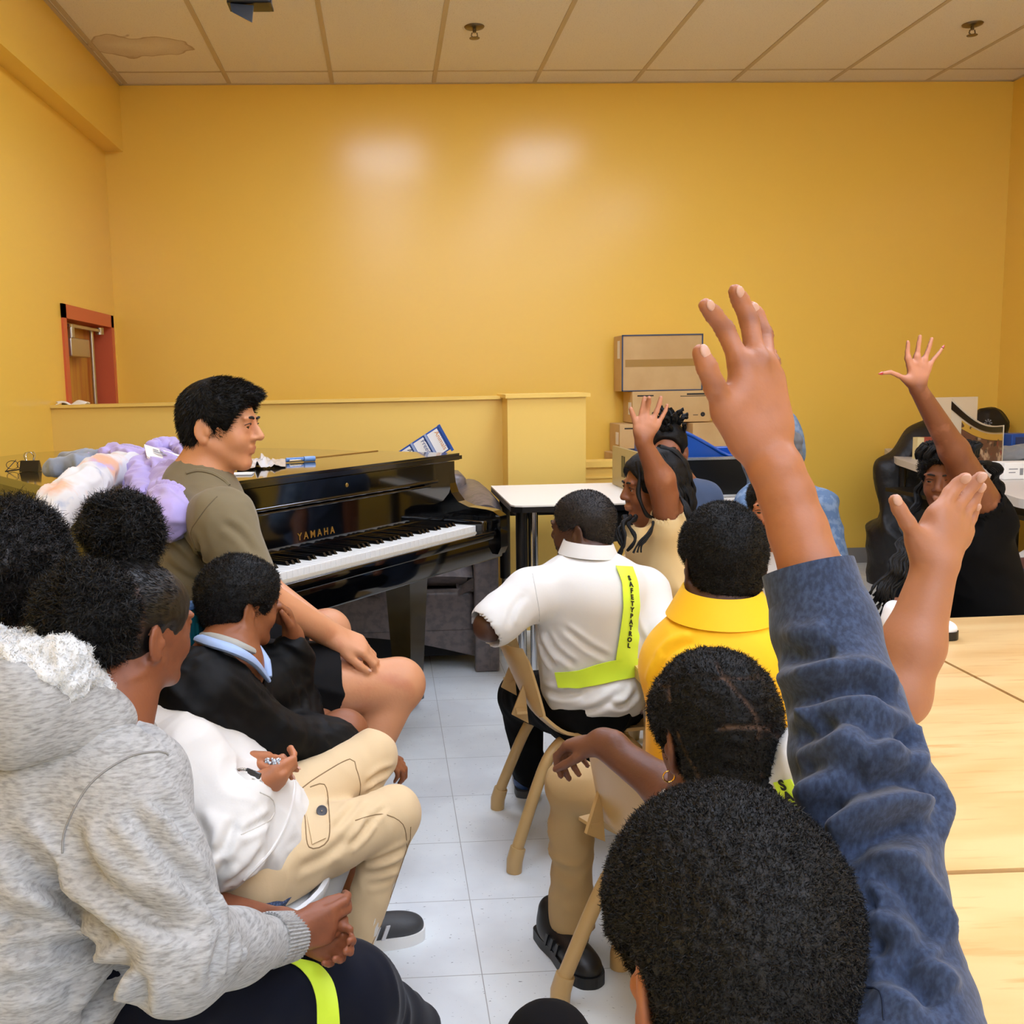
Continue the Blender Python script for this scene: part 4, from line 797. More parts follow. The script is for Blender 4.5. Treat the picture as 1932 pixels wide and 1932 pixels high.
class Surf:
    """cloth or skin surface kept for laying seams, straps and pockets on it"""
    def __init__(s,name,prims,h,m,parent,disp=None,tint=None,smooth=1,grooves=None):
        s.v,s.f,s.n,tv=sdf_mesh(name,prims,h,disp=disp,tint=tint,ret=True,smooth=smooth)
        if grooves:
            s.bvh=BVHTree.FromPolygons(s.v.tolist(),s.f.tolist()); dv=np.zeros(len(s.v))
            for g in grooves:
                pts=cat_px(g[0]); amp=g[1] if len(g)>1 else .006; w=g[2] if len(g)>2 else .008
                W=[s.hit(*q,off=0) for q in pts]; W=[q for q in W if q is not None]
                if len(W)<2: continue
                W=np.array(W); lo=W.min(0)-5*w; hi=W.max(0)+5*w; ix=np.where(((s.v>lo)&(s.v<hi)).all(1))[0]
                if not len(ix): continue
                d=np.full(len(ix),9.); tt=np.zeros(len(ix)); X=s.v[ix]
                for i in range(len(W)-1):
                    a,b=W[i],W[i+1]; ab=b-a; t=np.clip(((X-a)@ab)/(ab@ab+1e-12),0,1); q=np.linalg.norm(X-a-t[:,None]*ab,axis=1); mm=q<d; d[mm]=q[mm]; tt[mm]=(i+t[mm])/(len(W)-1)
                fade=np.clip(np.minimum(tt,1-tt)*5,0.15,1); dv[ix]+=fade*amp*(-np.exp(-(d/w)**2)+.75*np.exp(-((d-2.1*w)/(1.1*w))**2))
            s.v=s.v+s.n*dv[:,None]; s.bvh=None
        s.o=link(name,mk(name,s.v,s.f,True,tv),m,parent)
        s.bvh=None
    def hit(s,px,py,off=.002):
        if s.bvh is None: s.bvh=BVHTree.FromPolygons(s.v.tolist(),s.f.tolist())
        d=nrm(_ray(px,py)); h=s.bvh.ray_cast(Vector(O_),Vector(d))
        if h[0] is None: return None
        n=np.array(h[1]); n=n if n@d<0 else -n
        return np.array(h[0])+n*off
    def line(s,name,pts,r,m,label=None,seg=6,off=.0,step=9):
        P=cat_px(pts,step) if len(pts)>2 else cat_px(pts,step); W=[s.hit(*p,off=off) for p in P]; W=[w for w in W if w is not None]
        if len(W)>1: return MB().tube(W,r,seg).build(name,m,s.o,label=label)
    def patch(s,name,left,right,m,nu=24,nv=6,th=.002,off=.0025,parent=None,label=None):
        """strip between two pixel polylines laid on the surface"""
        def samp(P,t):
            L=[0]
            for a,b in zip(P,P[1:]): L.append(L[-1]+math.hypot(b[0]-a[0],b[1]-a[1]))
            x=t*L[-1]
            for i in range(len(P)-1):
                if x<=L[i+1]+1e-9: k=(x-L[i])/(L[i+1]-L[i]+1e-9); return (P[i][0]+(P[i+1][0]-P[i][0])*k,P[i][1]+(P[i+1][1]-P[i][1])*k)
            return P[-1]
        G=[[None]*(nv+1) for _ in range(nu+1)]; last=None
        for i in range(nu+1):
            a=samp(left,i/nu); b=samp(right,i/nu)
            for j in range(nv+1):
                h=s.hit(a[0]+(b[0]-a[0])*j/nv,a[1]+(b[1]-a[1])*j/nv,off)
                if h is None: h=last if last is not None else at(a[0],a[1],2)
                G[i][j]=h; last=h
        GA=np.array(G)
        for _ in range(3):
            B=GA.copy(); B[1:-1]=(GA[:-2]+GA[1:-1]*2+GA[2:])/4; 
            if nv>1: C=B.copy(); C[:,1:-1]=(B[:,:-2]+B[:,1:-1]*2+B[:,2:])/4; B=C
            GA=B
        s.G=GA
        fn=lambda u,v:GA[int(round(u*nu))][int(round(v*nv))]
        g=MB().grid(fn,nu,nv,th); o=g.build(name,m,parent or s.o,label=label); return o,GA
def person(label,base,group=None): return thing('person',label,'person',base,0,group)
def surf_text(GA,s,m,parent,u0,u1,size,flip=False,side=0):
    """one letter under another down the middle of a strip"""
    nu=GA.shape[0]-1; nv=GA.shape[1]-1
    for i,ch in enumerate(s):
        t=u0+(u1-u0)*i/max(1,len(s)-1); k=t*nu; i0=int(min(nu-1,max(0,math.floor(k)))); fr_=k-i0
        row=GA[i0]*(1-fr_)+GA[i0+1]*fr_; c=row[nv//2] if nv%2==0 else (row[nv//2]+row[nv//2+1])/2
        r=nrm(row[-1]-row[0]); dn=nrm(GA[i0+1][nv//2]-GA[i0][nv//2]); n=np.cross(r,-dn); n=n if n@(c-O_)<0 else -n
        text('letter',ch,m,c+n*.0022+dn*size*.36,r,-dn,size,parent,.0004,'CENTER',bold=.0008)
m_lime=mat('lime_strap','d8f53a',.45,tint='a9cf20',spec=.4,sheen=.2); m_let=mat('strap_letter','16180f',.7)
YLAB='seated child'
UP=V(0,0,1)
# ================================================================== the man at the piano
p=person('young man in an olive T-shirt and black shorts seated by the piano',(-.42,2.3,0))
c=A(416,806,2.40); s=.92; Fr=frame((.97,-.20,-.06),(0,.04,1)); hp,P,lips=head(c,Fr,s,(1,1),1.03)
nb=A(375,925,2.40); S1=A(418,985,2.20); S2=A(385,960,2.56); W1=A(622,1196,2.27); E1=A(486,1122,2.12); W2=A(610,1185,2.42); E2=A(500,1110,2.55)
K1=A(750,1292,2.33); K2=A(618,1192,2.63); H1=V(-.43,2.18,.57); H2=V(-.42,2.40,.57); F1=V(-.20,2.22,.10); F2=V(-.10,2.78,.10)
h1,t1=hand(W1,A(700,1225,2.28)-W1,(-.1,.4,-1),(.1,-1,.4),.98,((25,35,20),(28,38,22),(30,40,22),(34,42,24)),(4,1,-2,-6),(25,15))
h2,t2=hand(W2,A(690,1218,2.30)-W2,(0,-.4,-1),(0,-1,.3),.98,((30,40,25),)*4 if False else ((30,40,25),(32,42,25),(34,44,25),(36,44,25)),(3,1,-2,-5),(25,15))
body=hp+[cone(P(0,-.025,-.04),nb,.054,.060,.02),ell(A(385,1030,2.38),V(.10,.13,.14),None,.03),cone(nb,V(-.44,2.3,.62),.08,.10,.04),cone(nb+V(0,0,-.02),S1,.042,.045,.03),cone(nb+V(0,0,-.02),S2,.042,.045,.03)]
body+=[cone(S1,E1,.048,.041,.02),cone(E1,W1,.040,.027,.015),cone(S2,E2,.048,.041,.02),cone(E2,W2,.040,.027,.015),cone(V(-.43,2.3,.6),H1,.11,.09,.04),cone(V(-.43,2.3,.6),H2,.11,.09,.04)]
body+=[cone(H1,K1,.082,.060,.02),cone(K1,K1*.55+F1*.45,.057,.050,.02),cone(K1*.55+F1*.45,F1,.050,.034,.02),ell(K1+V(.006,0,.004),V(.056,.052,.056),None,.02),cone(H2,K2,.082,.060,.02),cone(K2,F2,.056,.034,.02)]+h1+h2
sk=skin('man','cf9168','b86a4c'); B=Surf('body',body,.0045,sk,p,tint=lambda v,n:lips(v))
face_parts(B.o,P,s,Fr,c,(.25,1,-.12)); nails(t1,B.o)
hr,_=caphair(c,Fr,s,.008,.086,-.062)
hr=hr[:3]+[ell(P(0,.055,.094),V(.050,.046,.020)*s,Fr@np.array([[1,0,0],[0,.97,.24],[0,-.24,.97]]),.02),ell(P(0,.088,.086),V(.040,.018,.009)*s,Fr,.012)]+hr[3:]
hr[5]=ell(P(0,.118,-.030),V(.13,.086,.106)*s,Fr,.006,'-')
hairmesh('hair',hr,.0035,curly(.003,110,3),p,16000,.012,.0007,4,.15,None,lambda q:(lambda w:w*(Fr@nrm(V(-.1,.9,.12)))+(1-w)*(Fr@nrm(V(0,-.2,-1))))(np.clip(((q-c)@Fr)[:,1:2]/.09+.55,0,1)),.62)
m_olive=mat('olive_cotton','74674a',.85,sheen=.15,bump=(300,.15,.0006))
ts=[ell(A(383,1030,2.38),V(.128,.155,.165),None,.04),cone(nb+V(0,0,-.01),V(-.45,2.3,.62),.095,.135,.05),cone(nb+V(0,0,-.03),S1,.055,.068,.05),cone(nb+V(0,0,-.03),S2,.055,.066,.05),cone(S1,S1*.25+E1*.75,.072,.060,.03),cone(S2,S2*.3+E2*.7,.07,.060,.03)]
ts+=[cone(nb+V(.01,0,.015),P(0,-.02,-.05),.057,.060,.004,'-'),cut(V(-.44,2.3,.56),(0,0,-1))]
TS=Surf('t_shirt',ts,.006,m_olive,p,disp=lambda v,n:folds(31,.005,22)(v,n)+folds(7,.002,50)(v,n),grooves=[([(300,1005),(340,1045),(384,1085)],.006),([(330,995),(360,1035),(388,1070)],.007),([(310,1060),(345,1085),(380,1100)],.005),([(372,1020),(384,1060),(394,1095)],.007),([(420,985),(455,1010),(480,1045)],.004)])
TS.line('shoulder_seam',[(410,937),(392,955),(370,985),(360,1005),(370,1035),(382,1062)],.0013,mat('olive_seam','62573f',.9)); 
TS.line('collar_rib',[(352,893),(372,888),(400,893),(425,908),(432,916)],.005,m_olive)
m_shorts=mat('black_shorts','08080a',.8,spec=.2,bump=(300,.1,.0005))
d1=nrm(K1-H1); hem=H1*.34+K1*.66; d2=nrm(K2-H2)
sh=[cone(V(-.43,2.3,.60),H1,.125,.115,.04),cone(V(-.43,2.3,.6),H2,.12,.11,.04),cone(H1,K1-d1*.04,.108,.096,.04),cone(H2,H2*.5+K2*.5,.108,.092,.04),cut(hem,d1),cone(hem-d1*.05,hem+d1*.1,.086,.088,.004,'-')]
Surf('shorts',sh,.006,m_shorts,p,disp=folds(5,.006,22))
for F_,q in ((F1,'l'),(F2,'r')): shoe(p,'shoe',V(F_[0]-.08,F_[1],.0)+V(0,0,.001),V(F_[0]+.12,F_[1]-.03,.001),UP,.98,m_blk,m_blk,None,False)
# ================================================================== boy in the black jacket
p=person('boy in a black jacket over a light blue collar, hand on his cheek',(-.36,1.95,0))
c=A(455,1143,2.03); s=.785; Fr=frame((.80,.60,-.10),(0,0,1)); hp,P,lips=head(c,Fr,s,(1,1),.97,.5)
nb=A(425,1260,1.95); H=V(-.40,1.90,.42); S1=A(385,1300,1.84); S2=A(500,1290,2.08); E1=A(500,1395,1.90); W1=A(690,1425,2.04); E2=A(566,1335,2.14); W2=A(553,1200,2.12)
K1=A(648,1384,2.10); K2=A(600,1350,2.22); F1=A(672,1745,2.02)
h2,t2=hand(W2,A(536,1140,2.10)-W2,(-1,-.5,0),(-.2,-1,0),.74,(30,45,30),(4,1,-2,-6),(30,10),.026); h1,_=hand(W1,A(745,1435,2.04)-W1,(.3,.2,-1),(0,1,0),.72,(38,42,30),(3,1,-2,-5),(30,10))
body=hp+[cone(P(0,-.025,-.04),nb,.044,.05,.02),cone(nb,H+V(0,0,.08),.075,.09,.04),cone(nb,S1,.045,.04,.03),cone(nb,S2,.045,.04,.03),cone(S1,E1,.04,.033,.02),cone(E1,W1,.032,.021,.02),cone(S2,E2,.04,.033,.02),cone(E2,W2,.030,.022,.02),cone(H,K1,.07,.048,.02),cone(H,K2,.07,.048,.02),ell(K1,V(.05,.046,.046),None,.02),cone(K1,F1,.045,.03,.02),cone(K2,V(-.22,2.37,.1),.045,.03,.02)]+h1+h2
sk=skin('boy','8c5433','6e3c26'); B=Surf('body',body,.0042,sk,p,tint=lips); face_parts(B.o,P,s,Fr,c,(0,1,-.05))
hr,_=caphair(c,Fr,s,.014,.072,-.06); hr[3]=ell(P(0,.112,-.040),V(.13,.080,.112)*s,Fr,.006,'-'); hairmesh('hair',hr,.0045,curly(.003,150,5),p,14000,.008,.0006,6,.9)
m_jk=mat('black_jacket','060708',.6,bump=(35,.25,.004),spec=.18)
ja=[cone(A(405,1352,1.91),H+V(0,.02,.06),.112,.14,.04),cone(nb+V(-.02,-.02,-.06),S1,.065,.070,.04),cone(nb+V(0,0,-.06),S2,.06,.07,.04),cone(S1,E1,.078,.066,.03),cone(E1,E1*.25+W1*.75,.062,.046,.03),cone(S2,E2,.07,.058,.03),cone(E2,E2*.12+W2*.88,.052,.036,.03),cone(A(350,1300,1.85),A(330,1400,1.80),.07,.08,.04),
 ell(A(358,1292,1.88),V(.075,.065,.05),None,.04),cone(H,A(600,1410,2.02),.12,.07,.05),cone(nb+V(.02,.0,-.01),P(0.0,.0,-.06),.058,.075,.004,'-')]
J=Surf('jacket',ja,.006,m_jk,p,disp=lambda v,n:folds(41,.010,20)(v,n)+folds(17,.003,60)(v,n))
m_sky=mat('sky_collar','9db4dc',.7,bump=(250,.2,.0006)); m_gcol=mat('grey_collar','a9a79e',.8)
MB().tube([A(378,1205,1.94),A(400,1213,1.86),A(440,1226,1.84),A(478,1248,1.88),A(506,1283,1.93)],[.014,.015,.015,.014,.008],10,smooth=4,flat=.6).build('collar',m_sky,p)
MB().tube([A(384,1198,1.97),A(410,1204,1.9),A(445,1215,1.88),A(478,1228,1.92)],[.010,.012,.012,.008],10,smooth=4,flat=.7).build('shirt_neck',m_gcol,p)
MB().tube([A(486,1222,2.0),A(500,1250,1.97),A(508,1278,1.95)],[.008,.012,.006],10,smooth=4).build('collar',m_sky,p)
for a,b,w in (((423,1236),(455,1247),'DIVISION'),):
    q0=J.hit(*a,off=.002); q1=J.hit(*b,off=.002)
    if q0 is not None and q1 is not None: d_=q0-q1; text('jacket_print',w,mat('grey_print','8c8c90',.7),q1,d_,nrm(np.cross(nrm(d_),nrm(O_-q1)))*-1,.010,p,.0002,sx=np.linalg.norm(d_)/(.0065*len(w)))
m_kh=mat('khaki_shorts','cfb488',.8); dk=nrm(K1-H); Surf('shorts',[cone(H,H*.3+K1*.7,.085,.062,.03),cone(H,H*.3+K2*.7,.085,.062,.03),cut(H*.28+K1*.72,dk)],.007,m_kh,p,disp=folds(9,.005,25))
# shoes: three striped dark sneakers
shoe(p,'shoe',atz(618,1800,.004)+V(0,.01,0),atz(786,1762,.004),UP,.90,m_grey,m_sole,m_lace,True,.004); shoe(p,'shoe',V(-.26,2.36,.002),V(-.10,2.40,.002),UP,.80,m_grey,m_sole,m_lace)
# ================================================================== white hoodie and cargo trousers
p=person('person in white hoodie and khaki cargo trousers, legs crossed, face hidden',(-.3,1.78,0))
H=V(-.30,1.76,.40); nb=A(292,1345,1.90); c=A(272,1232,1.93); s=.74; Fr=frame((.9,.4,-.1),UP); hp,P,lips=head(c,Fr,s)
S1=A(352,1445,1.70); E1=A(418,1600,1.60); W1=A(466,1487,1.67); S2=A(345,1400,1.95); E2=A(385,1440,1.92); W2=A(446,1432,1.79); KA=A(700,1426,1.98); KB=A(744,1534,1.86); AA=A(596,1715,1.84); AB=A(664,1800,1.80); HB=V(-.26,1.68,.38)
h1,t1=hand(W1,A(540,1470,1.70)-W1,(.1,.8,.5),(.1,.1,1),.74,((35,35,25),(38,38,25),(42,40,25),(46,42,25)),(4,1,-2,-6),(22,10),.026); h2,t2=hand(W2,A(552,1424,1.745)-W2,(0,-.35,-1),(.0,-1,.3),.76,((6,8,6),(12,16,10),(22,30,15),(30,36,20)),(2,1,-1,-4),(20,10),.026)
body=hp+[cone(P(0,-.02,-.04),nb,.042,.05,.02),cone(nb,H,.07,.09,.04),cone(nb,S1,.045,.04,.03),cone(S1,E1,.038,.032,.02),cone(E1,W1,.030,.021,.02),cone(nb,S2,.045,.04,.03),cone(S2,E2,.038,.032,.02),cone(E2,W2,.030,.021,.02),cone(H,KA,.06,.045,.02),cone(KA,AA,.04,.028,.02),cone(HB,KB,.06,.045,.02),cone(KB,AB,.04,.028,.02)]+h1+h2
sk=skin('tan','b87650','c98a66'); B=Surf('body',body,.004,sk,p,tint=lips); nails(t2,B.o)
hr,_=caphair(c,Fr,s,.008); hairmesh('hair',hr,.006,None,p,0,0,0)
m_wh=mat('white_fleece','dcd7cf',.85,sheen=.25,bump=(260,.2,.0008)); 
ho=[cone(nb,H+V(0,0,.03),.11,.135,.05),cone(H+V(.0,0,.03),A(520,1560,1.80),.12,.075,.05),cone(H+V(0,0,-.02),A(480,1600,1.70),.11,.075,.05),cone(nb,S1,.075,.072,.04),cone(S1,E1,.070,.068,.03),cone(E1,W1*.85+E1*.15,.064,.046,.03),cone(nb,S2,.07,.07,.04),cone(S2,E2,.064,.056,.03),cone(E2,W2*.8+E2*.2,.056,.042,.03),cut(W1*.80+E1*.20,nrm(W1-E1)) if False else cone(W1-nrm(W1-E1)*.02,W1+nrm(W1-E1)*.06,.026,.03,.003,'-')]
HO=Surf('hoodie',ho,.0055,m_wh,p,disp=lambda v,n:folds(51,.005,22)(v,n)+folds(53,.002,55)(v,n),grooves=[([(365,1540),(386,1580),(384,1620),(374,1650)],.009,.009),([(446,1545),(425,1590),(402,1622)],.008,.008),([(430,1620),(410,1650),(385,1680)],.007,.009),([(510,1540),(470,1565),(445,1575)],.005,.006),([(500,1600),(470,1640),(420,1670)],.006,.008)])
HO.line('seam',[(490,1495),(515,1510),(512,1545),(455,1575)],.0012,mat('cream_seam','c9c2b6',.9)); HO.line('zip_hem',[(545,1440),(556,1480),(545,1540),(515,1600),(460,1660)],.003,m_wh)
# beads, watch and the chain held in the hands
axn=nrm(W1-E1); u_=nrm(np.cross(axn,UP)); w_=np.cross(axn,u_); bc=W1+axn*.022; br=MB()
for k in range(34):
    a=2*math.pi*k/34; q=bc+(u_*math.cos(a)+w_*math.sin(a))*.0265; br.lathe((0,0,0),[(.0028*math.sin(x),.0028*math.cos(x)) for x in np.linspace(.05,3.09,5)],8,T=lambda p_,q=q:q+p_)
br.build('bead_bracelet',mat('silver_bead','cfc8bb',.25,metal=.6),p)
bc=W1+axn*.008; g=MB(); 
g.tube([bc+(u_*math.cos(a)+w_*math.sin(a))*.0245 for a in np.linspace(0,6.283,30)],.0042,8); g.build('watch_strap',mat('watch_grey','3a3d42',.4),p)
q=bc-u_*.024 if (-u_)@(O_-bc)>0 else bc+u_*.024
g=MB(); R_=frame(axn,nrm(O_-bc)); g.box((-.014,-.016,.018),(.014,.016,.030),lambda v_:bc+R_@v_,bev=.003); g.build('watch_case',mat('watch_dark','1c1f24',.15,spec=.7),p)
ch=MB(); r_=random.Random(4)
for k in range(26):
    q=A(500+r_.uniform(0,28),1436+r_.uniform(-5,6),1.665+r_.uniform(0,.01)); ch.lathe((0,0,0),[(.0024*math.sin(x),.0024*math.cos(x)) for x in np.linspace(.05,3.09,4)],7,T=lambda p_,q=q:q+p_)
o=ch.build('bead_chain',mat('bead_glass','cdd3dc',.1,metal=.4)); tag(o,'string of small glass beads held between the white hoodie hands','chain')
m_cargo=mat('cargo_cotton','d9bd92',.8,bump=(350,.2,.0005),sheen=.1); m_stitch=mat('cargo_stitch','8f7350',.9)
tr=[cone(H,KA,.085,.050,.02),ell(KA,V(.050,.048,.048),None,.015),cone(KA,AA*.62+KA*.38,.046,.040,.02),cone(HB,KB,.080,.049,.02),ell(KB,V(.048,.048,.048),None,.015),cone(KB,AB*.93+KB*.07,.047,.034,.02),cut(AA*.60+KA*.40,nrm(AA-KA)) if False else cut(AB,(0,0,-1))]
TR=Surf('trousers',tr,.005,m_cargo,p,disp=lambda v,n:folds(61,.003,36)(v,n),grooves=[([(678,1505),(655,1535),(625,1570)],.004,.006),([(742,1450),(715,1462),(690,1480)],.006,.006),([(738,1470),(712,1480),(690,1500)],.004,.005),([(778,1590),(740,1612),(690,1632)],.005,.006),([(776,1615),(735,1640),(685,1652)],.006,.007),([(765,1640),(730,1660),(690,1668)],.004,.006),([(700,1545),(680,1575),(655,1600)],.005,.006),([(730,1520),(700,1550),(672,1590)],.003,.005),([(560,1640),(620,1610),(660,1575)],.004,.008)])
TR.line('pocket_stitch',[(566,1490),(600,1465),(660,1432),(672,1450),(680,1480),(678,1500)],.0012,m_stitch); TR.line('pocket_stitch',[(585,1485),(612,1480),(620,1520),(619,1585),(583,1598),(575,1540),(566,1490)],.0012,m_stitch)
try: TR.patch('pocket_flap',[(571,1492),(578,1540),(588,1594)],[(609,1484),(616,1530),(615,1582)],m_cargo,14,5,.003,.003)
except Exception: pass
TR.line('side_seam',[(670,1548),(720,1536),(760,1555),(768,1600)],.0010,m_stitch); TR.line('side_seam',[(775,1560),(768,1620),(730,1720),(700,1785)],.0009,m_stitch)
q=TR.hit(607,1533,.004); 
if q is not None: R_=frame(nrm(np.cross(O_-q,UP)),nrm(O_-q)); MB().lathe((0,0,0),[(.001,.006),(.004,.005),(.0085,.006),(.010,.003),(.009,0)],18,T=lambda v_:q+R_@v_).build('button',mat('button_grey','4a4a50',.4),TR.o)
for K_,A_,r0 in ((KA,AA,.036),(KB,AB,.036)):
    dd=nrm(A_-K_); MB().tube([A_-dd*.11,A_-dd*.05,A_,A_+dd*.05],[r0+.002,r0,r0-.002,r0-.004],20).build('sock',mat('white_sock','e3e1dd',.9,bump=(200,.4,.001,(1,1,.1))),p)
shoe(p,'shoe',V(AB[0]-.03,AB[1],.002),V(AB[0]+.09,AB[1]-.13,.002),UP,.8,m_shoew,m_sole); shoe(p,'shoe',V(AA[0]-.03,AA[1]+.0,.002)+V(-.02,0,.0),V(AA[0]+.08,AA[1]-.02,.002)+V(0,.12,0),UP,.8,mat('shoe_brown','5c3326',.5),m_sole)
# ================================================================== girl in the grey hoodie
p=person('girl with two black hair puffs in a heather grey fleece lined hoodie',(-.45,1.42,0))
c=A(262,1190,1.53); s=.86; Fr=frame((.64,.76,-.10),(0,0,1)); hp,P,lips=head(c,Fr,s,(1,1),.97,.6)
nb=A(190,1330,1.48); H=V(-.50,1.36,.40); S1=A(235,1490,1.38); E1=A(335,1805,1.22); W1=A(540,1768,1.40); S2=A(120,1430,1.66); E2=A(330,1700,1.62); W2=A(555,1752,1.47); K1=A(650,1885,1.50); K2=V(-.17,1.60,.25)
h1,t1=hand(W1,A(650,1735,1.43)-W1,(.2,.9,-.1),(.1,.2,1),.80,((20,40,30),(28,46,30),(34,48,30),(38,50,30)),(3,1,-2,-5),(18,12),.027)
h2,t2=hand(W2,A(640,1790,1.44)-W2,(.1,-.8,.3),(.3,.2,1),.78,((25,40,30),)*4 if False else ((25,40,30),(28,44,30),(32,48,30),(36,50,30)),(3,1,-2,-5),(25,10),.027)
body=hp+[cone(P(0,-.025,-.04),nb,.046,.055,.02),cone(nb,H+V(0,0,.1),.08,.10,.04),cone(nb,S1,.05,.045,.03),cone(nb,S2,.05,.045,.03),cone(S1,E1,.04,.035,.02),cone(E1,W1,.034,.024,.02),cone(S2,E2,.04,.035,.02),cone(E2,W2,.034,.024,.02),cone(H,K1,.07,.05,.02),cone(H,K2,.07,.05,.02),cone(K1,V(.02,1.66,.08),.045,.03,.02),cone(K2,V(-.12,1.72,.06),.045,.03,.02)]+h1+h2
sk=skin('girl','8a5135','5d3222'); B=Surf('body',body,.0042,sk,p,tint=lips,disp=None); face_parts(B.o,P,s,Fr,c,brow=0)
hr,_=caphair(c,Fr,s,.006,.080,-.05); hr=hr[:3]+[hr[3],hr[4]]+hr[5:]
p1=A(226,1000,1.58); p2=A(160,1165,1.46)
def scalp_tint(v,n):
    d=np.abs(np.linalg.norm(v-p2,axis=1)-.082); return np.exp(-(d/.004)**2)*.6
HR=hairmesh('hair',hr,.004,curly(.0012,200,6),p,9000,.012,.0005,7,.15,mat('slick_hair','0e0b0a',.45,bump=(300,.4,.001),tint='6b4431'),nrm(p2-c),.85,tint=scalp_tint)
for q,r,sd in ((p1,(.062,.055,.056),3),(p2,(.074,.066,.080),5)):
    hairmesh('hair_puff',[ell(q,V(*r),None,.02),ell(q*.6+c*.4,V(.04,.04,.04),None,.03)],.005,curly(.010,75,sd),HR,15000,.020,.0007,sd,1.1)
m_hg=mat('heather_grey','a9a8a5',.9,sheen=.15,bump=(260,.3,.0010,(1,.5,1)),var=[('84837f',150,.42,.70,(.5,.5,2.4)),('bab9b6',120,.5,.75,(.5,.5,2.4))])
hd=[cone(nb+V(-.06,-.04,-.12),H+V(-.04,0,.02),.130,.17,.06),cone(nb+V(-.20,.0,-.12),H+V(-.16,0,.0),.13,.16,.06),cone(nb+V(-.02,-.02,-.10),S1,.075,.082,.05),cone(nb+V(-.05,0,-.10),S2+V(-.04,0,-.03),.07,.07,.05),cone(S1,S1*.45+E1*.55,.084,.080,.04),cone(S1*.45+E1*.55,E1,.080,.066,.03),cone(E1,E1*.5+W1*.5,.062,.052,.03),cone(E1*.5+W1*.5,E1*.16+W1*.84,.050,.037,.02),cone(S2+V(-.04,0,-.03),E2,.065,.05,.03),
  cone(nb+V(0,0,.03),P(0,-.02,-.06),.066,.075,.006,'-'),cone(E1*.1+W1*.9,W1+(W1-E1)*.2,.030,.034,.003,'-')]
df=dir_folds(S1,E1,.005,.085,4,4.)
HD=Surf('hoodie',hd,.0065,m_hg,p,disp=lambda v,n:folds(71,.006,12)(v,n),grooves=[([(280,1503),(330,1545),(362,1600)],.010,.012),([(236,1518),(310,1600),(380,1690)],.012,.012),([(137,1568),(170,1640),(217,1692),(300,1735),(373,1754)],.016,.013),([(0,1574),(62,1630),(149,1705),(248,1798)],.020,.014),([(0,1650),(60,1668),(110,1690)],.010,.010),([(0,1736),(60,1738),(124,1745)],.012,.012),([(0,1792),(100,1790),(199,1767)],.014,.012),([(155,1930),(200,1870),(248,1812)],.018,.012),([(268,1840),(266,1932)],.016,.010),([(0,1860),(60,1850),(130,1830)],.010,.012),([(392,1695),(402,1712),(412,1735)],.010,.009),([(418,1765),(408,1810),(399,1854)],.009,.008),([(438,1770),(428,1812),(424,1845)],.008,.007),([(458,1774),(450,1810),(446,1835)],.007,.007),([(0,1444),(60,1422),(140,1394),(220,1372),(270,1372),(310,1402)],.010,.008)])
ax1=nrm(W1-E1); cf=MB(); a0=E1*.18+W1*.82; u_=nrm(np.cross(ax1,UP)); w_=np.cross(ax1,u_); NR=90
def cuff(u,v): a=2*math.pi*u; r=.038+.0012*math.cos(45*a)-.004*v; return a0+ax1*(.055*v)+(u_*math.cos(a)+w_*math.sin(a))*r
cf.grid(cuff,180,6,.003).build('cuff',m_hg,HD.o)
hood=[cone(A(40,1345,1.36),A(170,1362,1.42),.066,.060,.03),cone(A(170,1362,1.42),A(255,1385,1.50),.058,.035,.03),cone(A(-60,1330,1.40),A(40,1340,1.36),.07,.072,.03)]
Surf('hood',hood,.006,m_hg,HD.o,disp=folds(77,.008,22))
m_sherpa=mat('sherpa','dcdcda',.95,sheen=.5,bump=(90,1.,.006))
sh=[cone(A(0,1262,1.38),A(110,1265,1.38),.045,.042,.03),cone(A(110,1265,1.38),A(175,1300,1.43),.040,.028,.03),cone(A(175,1300,1.43),A(225,1330,1.50),.026,.018,.03),cone(A(0,1225,1.44),A(60,1230,1.44),.03,.03,.03)]
SH=Surf('sherpa_lining',sh,.004,m_sherpa,HD.o,disp=curly(.009,120,8))
vv,ff=fuzz(SH.v,SH.f,9000,.008,.0008,4,1.2); link('pile',mk('pile',vv,ff),m_sherpa,SH.o)['kind']='stuff'
for L_ in ([(118,1610),(125,1560),(170,1480),(240,1430),(300,1418),(318,1425)],): HD.line('seam',L_,.0016,mat('grey_seam','8b8985',.9),off=.0005)
m_navyt=mat('navy_leggings','0a0e1c',.85,spec=.15,bump=(300,.15,.0005),sheen=.1); tr=[cone(H,K1,.098,.082,.03),ell(K1,V(.085,.08,.08),None,.03),cone(K1,V(.02,1.64,.10),.075,.05,.03),cone(H,K2,.098,.078,.03),cone(K2,V(-.12,1.72,.10),.07,.045,.03)]
TR=Surf('trousers',tr,.006,m_navyt,p,disp=folds(81,.004,24)); 
try:
    o,_=TR.patch('safety_belt',[(532,1814),(560,1822),(585,1850),(596,1885),(597,1925),(597,1990)],[(552,1810),(600,1818),(628,1850),(638,1890),(640,1928),(640,1990)],m_lime,24,5,.0018,.004,parent=p,label='lime green reflective belt lying over the thigh')
except Exception as ex: print('belt',ex)
shoe(p,'shoe',V(-.03,1.60,.002),V(.035,1.735,.002)+V(-.03,.06,0),UP,.85,m_shoew,m_sole); shoe(p,'shoe',V(-.13,1.72,.002),V(-.10,1.92,.002),UP,.85,m_shoew,m_sole)
